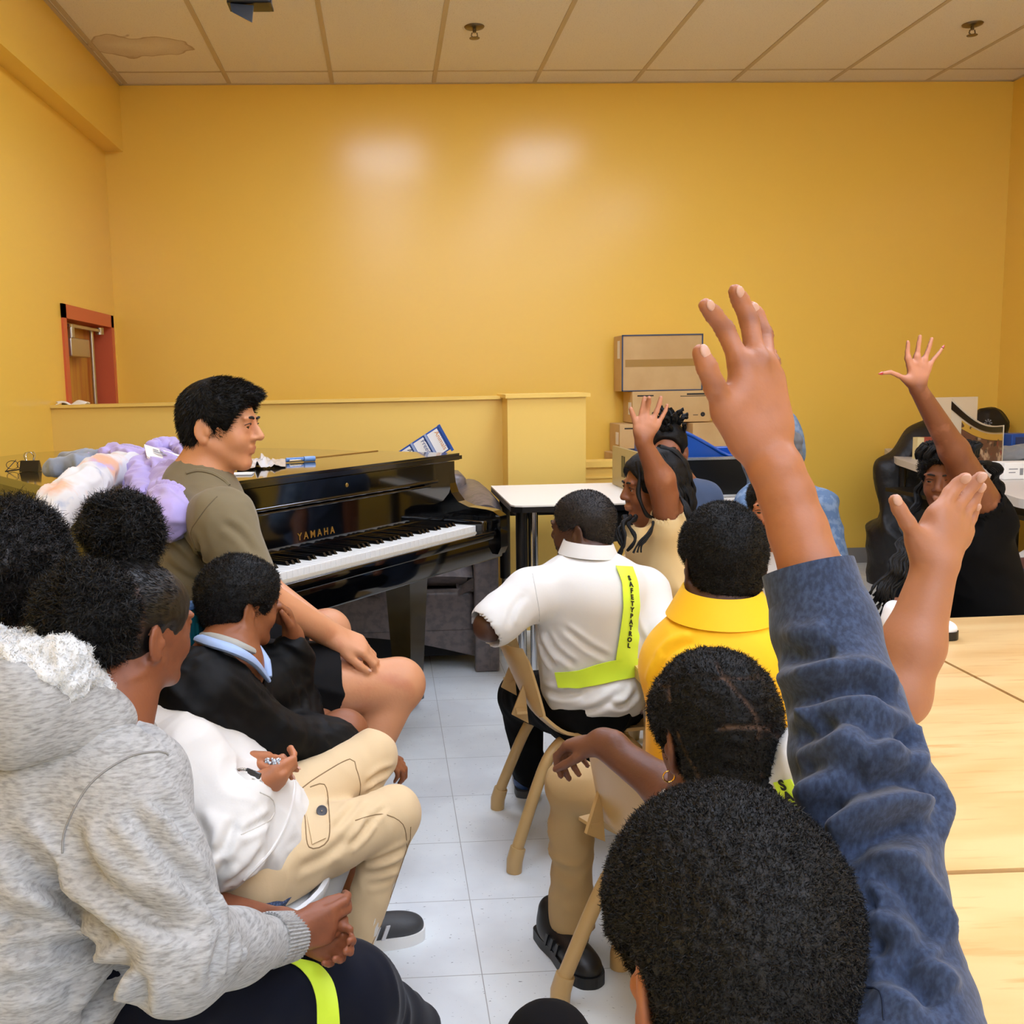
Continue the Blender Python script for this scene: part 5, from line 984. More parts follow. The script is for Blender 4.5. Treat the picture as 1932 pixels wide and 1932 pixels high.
# ================================================================== child with big curly hair at the left edge
p=person('child with big dark curly hair at the left edge behind the grey hoodie',(-.62,1.78,0))
c=A(40,1110,1.78); s=.84; Fr=frame((.75,.65,0),UP); hp,P,lips=head(c,Fr,s); nb=A(15,1230,1.76); body=hp+[cone(P(0,-.02,-.04),nb,.05,.055,.02),cone(nb,V(-.66,1.74,.45),.09,.11,.05)]
Surf('body',body,.006,skin('girl2','6f3f28','4a281a'),p); hairmesh('hair',[ell(P(0,-.03,.045),V(.110,.115,.105),Fr,.03),ell(A(95,1150,1.76),V(.06,.06,.07),None,.04),ell(A(20,1010,1.8),V(.07,.07,.05),None,.04)],.006,curly(.014,60,12),p,26000,.026,.0008,12,1.2,mat('brown_hair','1d1512',.5))
Surf('top',[cone(nb+V(0,0,-.05),V(-.66,1.74,.40),.12,.14,.05),cone(nb+V(0,0,-.05),nb+V(.0,-.15,-.10),.07,.07,.04),cone(nb+V(0,0,-.05),nb+V(0,.15,-.10),.07,.07,.04),cone(V(-.66,1.74,.40),V(-.40,1.95,.42),.10,.08,.04),cone(V(-.40,1.95,.42),V(-.32,2.0,.06),.06,.045,.04)],.008,mat('dark_top','0b0b0e',.8),p,disp=folds(2,.008,22))
# ================================================================== boy with the safety belt
p=person('boy in a white polo with a lime safety belt, seated with his back turned',(.48,2.5,0))
c=A(1099,999,2.5); s=.81; Fr=frame((-.80,.60,-.06),(0,0,1)); hp,P,lips=head(c,Fr,s,(1,1),.97,1)
nb=A(1110,1085,2.46); H=V(.50,2.50,.40); S1=A(1000,1120,2.42); S2=A(1215,1120,2.50); E1=A(922,1182,2.36); W1=V(.32,2.68,.60); E2=A(1252,1198,2.42); W2=A(1262,1245,2.62)
K1=A(985,1312,2.80); K2=V(.62,2.86,.44); F1=A(1000,1472,2.86); F2=V(.60,2.95,.07)
body=hp+[cone(P(0,-.025,-.04),nb,.046,.052,.02),cone(nb,H+V(0,0,.08),.08,.10,.04),cone(nb,S1,.045,.04,.03),cone(nb,S2,.045,.04,.03),cone(S1,E1,.042,.034,.02),cone(E1,W1,.033,.022,.02),cone(S2,E2,.042,.033,.02),cone(E2,W2,.032,.022,.02),cone(H,K1,.07,.05,.02),cone(H,K2,.07,.05,.02),cone(K1,F1,.045,.03,.02),cone(K2,F2,.045,.03,.02)]
h1,_=hand(W1,V(.1,1,-.1),(0,0,-1),(1,0,0),.72); h2,_=hand(W2,V(.1,1,.0),(0,0,-1),(-1,0,0),.72); body+=h1+h2
sk=skin('deep','4a2c1c','38201a'); B=Surf('body',body,.004,sk,p,tint=lips); face_parts(B.o,P,s,Fr,c,brow=1)
hr,_=caphair(c,Fr,s,.0045,.084,-.066); hairmesh('hair',hr,.0038,curly(.0008,300,6),p,16000,.0045,.0005,8,.4,mat('cropped_hair','1d1613',.6,bump=(500,.5,.001)),None,0)
m_polo=mat('white_polo','dcdbd8',.8,bump=(330,.2,.0006),sheen=.15)
B1=A(1130,1300,2.46)
ts=[cone(nb+V(0,0,-.045),H+V(0,.02,.10),.118,.115,.05),cone(nb+V(-.05,0,-.05),A(1092,1300,2.48),.085,.088,.05),cone(nb+V(.06,0,-.05),A(1160,1300,2.50),.085,.088,.05),cone(nb+V(0,0,-.03),S1,.06,.062,.04),cone(nb+V(0,0,-.03),S2,.06,.062,.04),cone(S1,E1+(S1-E1)*.12,.062,.060,.03),cone(S2,E2+(S2-E2)*.1,.062,.056,.03),
    ell(H+V(.03,-.02,.03),V(.132,.12,.075),None,.03),cut(H+V(0,0,-.035),(0,0,-1)),cone(nb+V(0,0,.0),P(0,-.02,-.06),.052,.058,.004,'-'),cone(E1+(S1-E1)*.16,E1-(S1-E1)*.3,.046,.05,.003,'-'),cone(E2+(S2-E2)*.14,E2-(S2-E2)*.3,.042,.05,.003,'-')]
PS=Surf('polo_shirt',ts,.005,m_polo,p,disp=lambda v,n:folds(91,.004,16)(v,n),grooves=[([(1016,1193),(1028,1228),(1048,1260)],.008,.008),([(1030,1190),(1050,1225),(1085,1255)],.006,.007),([(1063,1184),(1110,1220),(1150,1242)],.005,.007),([(1020,1300),(1060,1310),(1100,1306)],.008,.008),([(1075,1345),(1130,1335),(1180,1300)],.006,.008),([(1150,1330),(1180,1330),(1205,1300)],.007,.007),([(1190,1140),(1200,1180),(1215,1215)],.005,.007),([(990,1120),(970,1145),(960,1180)],.004,.008)])
m_fold=mat('white_seam','c9c9c6',.9)
PS.line('armhole_seam',[(1005,1082),(1012,1120),(1018,1160),(1014,1200)],.0012,m_fold)
cc=nb+V(0,0,.062); co=MB().grid(lambda u,v:cc+V(math.cos(6.283*u)*(.058+.014*v)+.0*v, math.sin(6.283*u)*(.056+.014*v),.022-.034*v-.006*math.cos(6.283*u)),40,5,.004); co.build('collar',m_polo,p)
o,G=PS.patch('safety_belt',[(1160,1070),(1172,1100),(1174,1140),(1168,1190),(1160,1243)],[(1190,1072),(1200,1100),(1203,1140),(1203,1190),(1198,1250)],m_lime,40,4,.0016,.0075,parent=p,label='lime green strap with black vertical lettering')
surf_text(G,'SAFETYPATROL',m_let,o,.13,.82,.0165)
PS.patch('waist_belt',[(1049,1268),(1090,1264),(1130,1250),(1165,1243),(1203,1241)],[(1055,1297),(1090,1297),(1130,1292),(1165,1284),(1206,1275)],m_lime,40,4,.0018,.005,parent=p)
m_bt=mat('black_trousers','050506',.85,spec=.15,bump=(60,.15,.003)); 
Surf('trousers',[cone(H+V(0,0,-.01),K1,.105,.068,.04),cone(H+V(0,0,-.01),K2,.105,.068,.04),ell(H+V(.02,0,-.01),V(.13,.13,.07),None,.03),cone(K1,F1*.9+K1*.1,.062,.048,.03),cone(K2,F2*.9+K2*.1,.062,.048,.03)],.006,m_bt,p,disp=folds(95,.006,26))
m_blsh=mat('shoe_blue','2c4a7c',.5)
shoe(p,'shoe',V(F1[0]-.02,F1[1]-.03,.002),V(F1[0]+.0,F1[1]+.18,.002),UP,.8,m_blsh,m_grey,m_lace); shoe(p,'shoe',V(F2[0],F2[1]-.05,.002),V(F2[0]+.02,F2[1]+.13,.002),UP,.8,m_blsh,m_grey,m_lace)
# ================================================================== boy in the yellow polo
p=person('boy in a bright yellow polo shirt seen from behind, short black hair',(.62,1.85,0))
c=A(1362,1065,1.82); s=.90; Fr=frame((.06,1,-.05),UP); hp,P,lips=head(c,Fr,s,(1,1)); nb=A(1360,1185,1.78); H=V(.62,1.84,.40); S1=A(1285,1262,1.80); S2=A(1490,1250,1.80); E1=V(.575,1.88,.50); E2=V(.76,1.86,.50); W1=V(.56,2.04,.50); W2=V(.76,2.02,.50)
K1=V(.63,2.14,.40); K2=V(.76,2.14,.40)
h1,_=hand(W1,V(.2,1,0),(0,0,-1),(1,0,0),.75); h2,_=hand(W2,V(-.2,1,0),(0,0,-1),(-1,0,0),.75)
body=hp+[cone(P(0,-.03,-.035),nb,.050,.058,.02),cone(nb,H+V(0,0,.08),.08,.10,.04),cone(nb,S1,.045,.042,.03),cone(nb,S2,.045,.042,.03),cone(S1,E1,.042,.034,.02),cone(E1,W1,.033,.023,.02),cone(S2,E2,.042,.034,.02),cone(E2,W2,.033,.023,.02),cone(H,K1,.07,.05,.02),cone(H,K2,.07,.05,.02),cone(K1,V(.62,2.2,.08),.045,.03,.02),cone(K2,V(.74,2.2,.08),.045,.03,.02)]+h1+h2
Surf('body',body,.005,skin('deep','4a2c1c','38201a'),p)
hr,_=caphair(c,Fr,s,.012,.085,-.068); hr.insert(3,ell(P(0,-.055,-.045),V(.05,.035,.05)*s,Fr,.03)); hr=[h for h in hr if not (h[0]=='h')]
hr.append(cut(P(0,-.06,-.088),Fr@nrm(V(0,.5,-1)))); hairmesh('hair',hr,.0042,curly(.0018,190,15),p,26000,.0075,.00055,15,1.0)
m_yel=mat('yellow_polo','ffc400',.7,bump=(330,.15,.0006),sheen=.1)
ts=[cone(nb+V(0,0,-.06),H+V(0,0,.03),.115,.13,.05),cone(nb+V(-.04,0,-.07),H+V(-.01,0,.05),.080,.10,.05),cone(nb+V(.05,0,-.07),H+V(.03,0,.05),.085,.10,.05),cone(nb+V(0,0,-.03),S1,.062,.066,.05),cone(nb+V(0,0,-.03),S2,.062,.066,.05),cone(S1,E1+(S1-E1)*.2,.066,.062,.03),cone(S2,E2+(S2-E2)*.2,.066,.062,.03),cone(nb,P(0,-.02,-.06),.057,.062,.004,'-'),cut(H+V(0,0,-.03),(0,0,-1))]
YS=Surf('polo_shirt',ts,.0055,m_yel,p,disp=folds(97,.003,18),grooves=[([(1240,1255),(1270,1225),(1310,1210)],.006,.008),([(1228,1300),(1240,1265),(1262,1250)],.006,.007),([(1475,1290),(1470,1350),(1480,1420)],.006,.008)])
cc=nb+V(0,0,.052); MB().grid(lambda u,v:cc+V(math.cos(6.283*u)*(.066+.030*v),math.sin(6.283*u)*(.064+.026*v),.022-.052*v+.008*math.sin(6.283*u)),44,6,.005).build('collar',m_yel,p)
Surf('trousers',[cone(H,K1,.10,.065,.04),cone(H,K2,.10,.065,.04),cone(K1,V(.62,2.2,.08),.06,.045,.02),cone(K2,V(.74,2.2,.08),.06,.045,.02)],.008,m_kh,p)
for x in (.62,.76): shoe(p,'shoe',V(x,2.16,.002),V(x,2.34,.002),UP,.8,m_blk,m_sole)
# ================================================================== girl in the tan polo, arm raised
def braid(pts,r,wob=.004,fr=90,seed=0,seg=8):
    rr_=np.random.RandomState(seed); P_=[];R_=[]; pts=[np.asarray(q,float) for q in pts]; n=len(pts)
    L=0
    for i in range(n-1):
        p0=pts[max(i-1,0)];p1=pts[i];p2=pts[i+1];p3=pts[min(i+2,n-1)]; m=max(3,int(np.linalg.norm(p2-p1)/.006))
        for k in range(m):
            t=k/m; q=.5*((2*p1)+(p2-p0)*t+(2*p0-5*p1+4*p2-p3)*t*t+(3*p1-p0-3*p2+p3)*t**3); L+=.006
            P_.append(q+V(math.sin(L*fr),math.cos(L*fr*1.1),0)*wob); R_.append(r*(1-.35*(i+t)/n)*(1+.22*math.sin(L*fr*3)))
    return P_,R_
def braids(name,strands,parent,m=None):
    g=MB()
    for i,(pts,r,w,f_) in enumerate(strands): a,b=braid(pts,r,w,f_,i); g.tube(a,b,7)
    return g.build(name,m or m_hair,parent)
def capstrands(P,n,seed,r=.0068,down=.10,cx=.087,cy=.107,cz=.098):
    o=[]; rn=random.Random(seed)
    for i in range(n):
        a=-.2+ (math.pi+.4)*i/(n-1); L=[]
        for b in (.15,.55,.95,1.3,1.6): L.append(P(cx*math.cos(a)*math.sin(b),-.015-cy*abs(math.sin(a))*math.sin(b)*(1 if True else 0)+(.03 if abs(math.cos(a))>.7 else 0),.035+cz*math.cos(b)))
        e=L[-1]; L+=[e+V(rn.uniform(-.005,.02),rn.uniform(-.01,.01),-down*.5),e+V(rn.uniform(-.01,.03),rn.uniform(-.015,.015),-down-rn.uniform(0,.04))]
        o.append((L,r,.0015,60))
    return o
p=person('girl in a tan polo shirt raising her hand, long black braids',(.85,2.8,0))
c=A(1232,922,2.75); s=.86; Fr=frame((-.985,-.10,-.05),UP); hp,P,lips=head(c,Fr,s,(1,1),.98,1)
nb=A(1252,1000,2.78); H=V(.90,2.86,.40); S1=A(1268,992,2.66); E1=A(1246,905,2.62); W1=A(1214,836,2.60); S2=A(1230,1050,2.98); E2=V(.66,3.02,.55); W2=V(.56,2.90,.56)
d_=2.60; A_=lambda x,y:A(x,y,d_)
fing=[([A_(1207,792),A_(1216,770),A_(1219,757),A_(1222,746)],.0070),([A_(1219,790),A_(1229,772),A_(1226,758),A_(1221,749)],.0072),([A_(1231,793),A_(1239,776),A_(1244,762),A_(1247,750)],.0070),([A_(1241,800),A_(1249,787),A_(1255,776),A_(1259,764)],.0060),([A_(1203,812),A_(1198,795),A_(1194,782),A_(1190,771)],.0074)]
fing[1]=([A_(1219,790),A_(1221,772),A_(1222,758)+V(0,-.01,0),A_(1221,750)+V(0,-.02,0)],.0072); fing[0]=([A_(1208,793),A_(1211,776),A_(1214,762),A_(1216,750)],.0068)
def pxhand(fing,W,rw,bend=0,knr=1.15):
    pr=[]; kn=[f_[0][0] for f_ in fing[:4]]; tb=fing[4][0][0]
    for P_,r in fing:
        for k in range(3): pr.append(cone(P_[k],P_[k+1],r*(1.08-.06*k),r*(1.0-.1*k),r*.35))
    for k_,(P_,r) in zip(kn,fing[:4]): pr.append(cone(W*.8+k_*.2,k_,rw*.70,r*knr*1.15,r*1.3))
    for a,b in zip(kn,kn[1:]): pr.append(cone(a*.8+W*.2,b*.8+W*.2,fing[1][1]*1.35,fing[1][1]*1.3,fing[1][1]))
    pr.append(cone(W*.85+tb*.15,tb,rw*.72,fing[4][1]*1.35,rw*.6)); pr.append(cone(tb*.7+W*.3,kn[0]*.6+W*.4,fing[4][1]*1.3,fing[4][1]*1.1,rw*.6))
    return pr
hh=pxhand(fing,W1,.022)
body=hp+[cone(P(0,-.025,-.04),nb,.044,.05,.02),cone(nb,H+V(0,0,.08),.08,.10,.04),cone(nb,S1,.045,.045,.03),cone(S1,E1,.043,.036,.02),cone(E1,W1,.036,.021,.02),cone(nb,S2,.045,.04,.03),cone(S2,E2,.038,.032,.02),cone(E2,W2,.03,.021,.02),cone(H,V(.64,2.95,.42),.07,.05,.02),cone(V(.64,2.95,.42),V(.62,3.0,.07),.045,.03,.02)]+hh
m_skg=skin('brown','8a5334','c48868'); palm=lambda v,n:np.clip(((v[:,2]-(W1[2]+.015))/.03),0,1)*np.clip(-n[:,1]*2,0,1)*.9
B=Surf('body',body,.0035,m_skg,p,tint=lambda v,n:np.maximum(lips(v),palm(v,n))); face_parts(B.o,P,s,Fr,c,(.1,1,0))
hr,_=caphair(c,Fr,s,.012,.080,-.05); hr=[h for h in hr if h[6]=='+' or h[1][2]>c[2]+.0 or True]
HR=hairmesh('hair',hr,.0045,curly(.003,120,4),p,0,0,0)
st=[]; rn=random.Random(7)
for i in range(34):
    a=rn.uniform(-.2,3.0); q0=P(.05*math.cos(a),-.02-.05*math.sin(a)*.8,.10); q1=P(.088*math.cos(a),-.03-.085*abs(math.sin(a)),.02); e=rn.uniform(-.5,.5)
    st.append(([q0,q1,q1+V(rn.uniform(0,.03),rn.uniform(-.02,.02),-.10),q1+V(rn.uniform(0,.05),rn.uniform(-.03,.03),-.20-rn.uniform(0,.06))],.0075,.003,60))
st.append(([A(1203,872,2.66),A(1206,900,2.64),A(1204,930,2.63),A(1212,955,2.62),A(1222,972,2.63),A(1236,978,2.66)],.0065,.001,30))
for i,(x,y) in enumerate(((1180,985),(1172,1000),(1168,1010),(1190,990))):
    st.append(([A(x+8,975,2.66),A(x,y,2.60),A(x-4+3*i,y+25,2.58),A(x-8,y+52,2.58)],.006,.005,70))
for k in range(3): st.append(([A(1232,985,2.60),A(1222,1005+6*k,2.56),A(1205+4*k,1028,2.55),A(1192+9*k,1046,2.55)],.0035,.003,60))
for k in range(4): st.append(([A(1270,900+5*k,2.7),A(1284,935,2.62),A(1290+3*k,962,2.58),A(1300+2*k,984+4*k,2.58)],.0045,.003,60))
st+=capstrands(P,26,5)
braids('braids',st,HR)
m_tan=mat('tan_polo','d9bd88',.8,bump=(330,.2,.0006),sheen=.1)
ts=[cone(nb+V(0,0,-.06),H+V(0,0,.0),.11,.14,.05),cone(nb+V(0,0,-.04),S1,.06,.055,.03),cone(nb+V(0,0,-.04),S2,.06,.06,.04),cone(S1,S1+(E1-S1)*.22,.056,.050,.02),cone(S2,E2,.058,.05,.03),cone(A(1270,1010,2.68),A(1262,1090,2.70),.06,.085,.04),cone(S1,S1+(E1-S1)*.6,.0455,.044,.003,'-'),cone(nb,P(0,-.02,-.07),.05,.055,.004,'-'),cut(H+V(0,0,-.04),(0,0,-1))]
Surf('polo_shirt',ts,.005,m_tan,p,disp=lambda v,n:folds(101,.007,24)(v,n))
MB().grid(lambda u,v:A(1180+58*u,985+12*math.sin(3*u)-6*u,2.64)+V(.0,.03*u-.03*math.sin(3.14*u),-.035*v),16,5,.004).build('collar',m_tan,p)
Surf('trousers',[cone(H,V(.64,2.95,.42),.10,.065,.04),cone(V(.64,2.95,.42),V(.62,3.0,.09),.06,.05,.02),cone(H,V(.70,3.08,.42),.10,.065,.04),cone(V(.70,3.08,.42),V(.70,3.1,.09),.06,.05,.02)],.008,m_bt,p)
# ================================================================== girl in the navy tee behind
p=person('girl in a navy T-shirt with short black twists, half hidden behind the tan polo girl',(1.05,3.42,0))
c=A(1258,853,3.42); s=.86; Fr=frame((-.30,-.95,-.06),UP); hp,P,lips=head(c,Fr,s); nb=A(1275,925,3.45); H=V(1.05,3.42,.42); S1=A(1325,945,3.40); E1=A(1310,1050,3.30); S2=A(1215,940,3.5)
Surf('body',hp+[cone(P(0,-.02,-.04),nb,.045,.05,.02),cone(nb,H,.08,.10,.04),cone(nb,S1,.05,.045,.03),cone(S1,E1,.046,.036,.02),cone(nb,S2,.05,.045,.03),cone(S2,S2+V(0,0,-.25),.04,.03,.02),cone(E1,E1+V(-.15,-.03,-.10),.034,.022,.02)],.0038,skin('brown2','925a3c','c48868'),p,tint=lips); b_=[o for o in p.children][0]; face_parts(b_,P,s,Fr,c,(0,1,0))
hr,_=caphair(c,Fr,s,.008,.078,-.05); HR=hairmesh('hair',hr,.005,curly(.002,120,4),p,0,0,0); st=[]; rn=random.Random(3)
for i in range(46):
    a=rn.uniform(0,6.28); b=rn.uniform(.15,1.2); q=P(.078*math.cos(a)*math.sin(b),-.015+.095*math.sin(a)*math.sin(b),.04+.085*math.cos(b)); q2=q+(q-c)*.30+V(rn.uniform(-.02,.02),rn.uniform(-.02,.02),rn.uniform(-.005,.012)); st.append(([q,(q+q2)/2+V(0,0,.006),q2,q2+(q-c)*.15-V(0,0,.012)],.0075,.003,120))
for k in range(10): st.append(([A(1282+2*k,890,3.45),A(1288+2*k,905,3.44),A(1286+2*k,930,3.42)],.009,.004,60))
braids('twists',st,HR)
m_ntee=mat('navy_tee','3a4a66',.85,sheen=.15); Surf('t_shirt',[cone(nb+V(0,0,-.05),H,.11,.13,.05),cone(nb+V(0,0,-.03),S1,.06,.065,.04),cone(nb+V(0,0,-.03),S2,.06,.065,.04),cone(S1,S1*.55+E1*.45,.066,.058,.03),cone(S1*.5+E1*.5,E1,.046,.046,.003,'-')],.006,m_ntee,p,disp=folds(3,.005,24))
Surf('trousers',[cone(H,H+V(-.1,-.38,-.0),.10,.07,.03),cone(H+V(-.1,-.38,-.0),H+V(-.1,-.4,-.34),.06,.05,.02),cone(H,H+V(.1,-.38,-.0),.10,.07,.03),cone(H+V(.1,-.38,-.0),H+V(.1,-.4,-.34),.06,.05,.02)],.01,m_bt,p)
# ================================================================== denim jacket and the face between the arms
p=person('person in a hooded denim jacket by the back wall, mostly hidden by the raised forearm',(1.42,3.45,0))
c=A(1462,852,3.4); s=.88; Fr=frame((-.2,-.97,-.05),UP); hp,P,lips=head(c,Fr,s,(0,0)); H=V(1.42,3.45,.42); nb=A(1468,930,3.42)
Surf('body',hp+[cone(P(0,-.02,-.04),nb,.05,.05,.02),cone(nb,H,.08,.1,.04),cone(H,V(1.34,3.1,.42),.07,.05,.02),cone(H,V(1.5,3.1,.42),.07,.05,.02)],.006,skin('brown2','925a3c','c48868'),p)
m_den=mat('denim','5d7696',.85,var=('8094ae',40,.45,.6),bump=(200,.3,.001)); m_lden=mat('light_denim','a9bcdc',.85)
Surf('jacket',[ell(c+V(.0,.03,.01),V(.115,.11,.14),None,.03),cone(nb+V(0,0,-.06),H,.13,.15,.05),cone(nb+V(0,0,-.04),A(1545,960,3.35),.08,.065,.04),cone(A(1545,960,3.35),A(1575,1060,3.3),.062,.055,.03),cone(nb+V(0,0,-.04),A(1420,950,3.35),.08,.06,.04),cone(A(1420,950,3.35),A(1410,1060,3.25),.06,.055,.03),ell(c+V(-.03,-.12,0),V(.08,.07,.11),None,.01,'-')],.006,m_den,p,disp=folds(13,.009,22))
Surf('fur_trim',[cone(A(1478,800,3.32),A(1500,830,3.30),.022,.02,.01),cone(A(1500,830,3.30),A(1506,870,3.30),.02,.016,.01)],.005,mat('grey_fur','6c6d70',.95),p,disp=curly(.006,120,3))
Surf('trousers',[cone(H,V(1.34,3.1,.42),.09,.07,.03),cone(V(1.34,3.1,.42),V(1.34,3.05,.05),.06,.05,.02),cone(H,V(1.5,3.1,.42),.09,.07,.03),cone(V(1.5,3.1,.42),V(1.5,3.05,.05),.06,.05,.02)],.01,m_bt,p)
p=person('child in a pale grey shirt whose face shows left of the raised forearm',(1.02,2.72,0))
c=A(1460,962,2.62); s=.84; Fr=frame((-.5,-.86,-.05),UP); hp,P,lips=head(c,Fr,s); H=V(1.07,2.90,.42); nb=A(1470,1035,2.68); S1=A(1432,1090,2.7)
B=Surf('body',hp+[cone(P(0,-.02,-.04),nb,.045,.05,.02),cone(nb,H,.08,.1,.04)],.004,skin('amber','b3704a','8c4f36'),p,tint=lips); face_parts(B.o,P,s,Fr,c)
hr,_=caphair(c,Fr,s,.010,.08,-.05); hairmesh('hair',hr,.005,curly(.002,150,4),p,6000,.008,.0006)
m_gsh=mat('pale_grey_shirt','c4c5c8',.85); Surf('shirt',[cone(nb+V(0,0,-.05),H,.10,.13,.05),cone(nb+V(0,0,-.04),S1,.06,.055,.03),cone(S1,S1+V(-.03,-.02,-.17),.055,.05,.03),cone(nb+V(0,0,-.04),nb+V(.15,.02,-.08),.06,.055,.03),cone(nb+V(.15,.02,-.08),nb+V(.18,-.02,-.25),.055,.05,.03),ell(A(1452,1155,2.45),V(.03,.05,.04),None,.03)],.007,m_gsh,p,disp=folds(5,.006,26))
# ================================================================== girl in black
p=person('girl in a black top with long curly black braids raising her open palm',(1.85,3.08,0))
c=A(1786,903,3.02); s=.90; Fr=frame((-.70,-.71,-.10),UP); hp,P,lips=head(c,Fr,s,(1,1),.96,1.3)
nb=A(1820,980,3.05); H=V(1.90,3.10,.42); S1=A(1866,972,2.98); E1=A(1800,850,2.90); W1=A(1733,735,2.84); S2=A(1745,1040,3.15); E2=V(1.62,2.95,.50)
d_=2.83
fing=[([A_(1713,676),A_(1712,664),A_(1713,653),A_(1713,645)],.0066),([A_(1730,673),A_(1732,659),A_(1734,646),A_(1736,634)],.0068),([A_(1744,679),A_(1750,664),A_(1754,652),A_(1758,639)],.0066),([A_(1754,688),A_(1762,677),A_(1770,668),A_(1777,658)],.0058),([A_(1710,716),A_(1694,708),A_(1680,702),A_(1667,704)],.0070)]
hh=pxhand(fing,W1,.022)
body=hp+[cone(P(0,-.025,-.04),nb,.05,.055,.02),cone(nb,H+V(0,0,.08),.09,.12,.04),cone(nb,S1,.055,.055,.03),cone(S1,E1,.058,.040,.02),cone(E1,W1,.040,.0235,.02),cone(nb,S2,.05,.045,.03),cone(S2,E2,.045,.035,.02),cone(E2,V(1.50,2.86,.54),.034,.024,.02)]+hh
palm=lambda v,n:np.clip(((v[:,2]-(W1[2]+.012))/.03),0,1)*np.clip(-n[:,1]*2,0,1)
B=Surf('body',body,.0036,skin('girlb','7d4a2e','c88a6c'),p,tint=lambda v,n:np.maximum(lips(v),palm(v,n))); face_parts(B.o,P,s,Fr,c,(.1,1,-.1))
m_nred=mat('red_nail','b8322c',.2)
for i in (3,4):
    P_,r=fing[i]; dd=nrm(P_[3]-P_[2]); MB().tube([P_[3]+dd*r*.6,P_[3]+dd*r*2.2],[r*.75,r*.15],8).build('nail',m_nred,B.o)
hr,_=caphair(c,Fr,s,.014,.084,-.05); HR=hairmesh('hair',hr,.005,curly(.005,110,4),p,5000,.014,.0008,3,1.1); st=[]; rn=random.Random(11)
for i in range(26):
    x=1690+rn.uniform(-12,25); st.append(([P(.085,-.05,.0),A(1724+rn.uniform(-6,5),962,3.06),A(1706+rn.uniform(-10,12),1020,2.95),A(x,1070,2.86),A(1655+rn.uniform(-22,25),1120+rn.uniform(-5,35),2.85)],.0062,.006,75))
for i in range(26):
    st.append(([P(-.07,-.03,.05),A(1868+rn.uniform(-4,16),880,3.0),A(1884+rn.uniform(-10,8),960,3.08),A(1890+rn.uniform(-10,12),1050,3.05),A(1893+rn.uniform(-14,14),1130+rn.uniform(-10,20),3.03)],.0062,.006,75))
for i in range(26):
    a=rn.uniform(0,6.28); q=P(.07*math.cos(a),-.02+.08*math.sin(a),.09); st.append(([q,q+(q-c)*.25,q+(q-c)*.35-V(0,0,.05)],.009,.006,90))
braids('braids',st,HR)
m_btop=mat('black_top','050506',.85,spec=.15,bump=(200,.1,.0008))
ts=[cone(nb+V(0,0,-.07),H+V(0,0,.0),.135,.165,.05),cone(nb+V(.03,0,-.05),S1+V(.01,0,-.03),.075,.07,.04),cone(nb+V(0,0,-.04),S2,.075,.07,.04),cone(S2,E2,.068,.055,.03),cone(S1,S1*.85+E1*.15,.068,.064,.02),cone(S1*.92+E1*.08,E1,.058,.055,.003,'-'),cone(A(1740,1075,2.95),A(1705,1170,2.90),.07,.07,.04),cut(H+V(0,0,-.04),(0,0,-1)),cone(nb,P(0,-.02,-.07),.055,.06,.004,'-')]
Surf('top',ts,.006,m_btop,p,disp=folds(111,.007,20)); 
Surf('trousers',[cone(H,V(1.78,2.98,.38),.12,.08,.03),cone(V(1.78,2.98,.38),V(1.78,3.0,.07),.065,.05,.03),cone(H,V(1.98,2.98,.38),.12,.08,.03),cone(V(1.98,2.98,.38),V(1.98,3.0,.07),.065,.05,.03)],.01,m_bt,p)
# ================================================================== child with parted braided hair, both arms out
p=person('child with parted black braids, arm over a chair back and other hand raised',(.5,1.45,0))
c=A(1345,1393,1.34); s=.93; Fr=frame((-.12,.96,-.22),(0,.2,1)); hp,P,lips=head(c,Fr,s,(1,1),.97)
nb=V(.46,1.30,.60); H=V(.64,1.62,.40); S1=A(1300,1550,1.36); E1=A(1262,1492,1.46); W1=A(1138,1402,1.55); S2=A(1490,1475,1.30); E2=A(1694,1312,1.12); W2=A(1764,1072,1.14)
h1,t1=hand(W1,A(1075,1402,1.60)-W1,(-.1,.1,-1),(0,-1,0),.74,((35,50,20),(45,50,20),(52,50,20),(58,48,20)),(3,1,-2,-5),(30,30),.027)
d_=1.15
fing=[([A(1769,971,1.15),A(1793,930,1.16),A(1808,913,1.16),A(1822,901,1.155)],.0088),([A(1791,977,1.155),A(1817,937,1.17),A(1834,916,1.17),A(1851,899,1.165)],.0090),([A(1810,988,1.165),A(1829,951,1.185),A(1840,934,1.185),A(1850,917,1.18)],.0084),([A(1820,1004,1.175),A(1831,979,1.19),A(1837,965,1.19),A(1842,953,1.185)],.0072),([A(1733,1020,1.14),A(1712,986,1.13),A(1697,961,1.13),A(1688,943,1.13)],.0092)]
h2=pxhand(fing,W2,.026,knr=1.2)+[ell(A(1768,1020,1.155),V(.026,.016,.034),None,.012)]
K1=A(1080,1480,1.99); F1=A(1078,1722,2.02)
body=hp+[cone(P(0,-.03,-.04),nb,.05,.055,.02),cone(nb,H+V(0,0,.06),.09,.11,.04),cone(nb,S1,.045,.042,.03),cone(S1,E1,.042,.036,.02),cone(E1,W1,.034,.024,.02),cone(nb,S2,.045,.045,.03),cone(S2,E2,.045,.0335,.02),cone(E2,E2*.6+W2*.4,.0315,.034,.02),cone(E2*.6+W2*.4,W2,.034,.0245,.015),cone(H,K1,.07,.05,.02),cone(K1,F1,.045,.03,.02)]+h1+h2
rt=P(0,0,.09)
B=Surf('body',body,.0036,skin('deep2','6a412d','b87c5a'),p,tint=lambda v,n:((v[:,2]>.80)&(v[:,0]>.54)).astype(float)*.75+0*v[:,0])  # raised arm's skin painted lighter for the brighter light falling on it
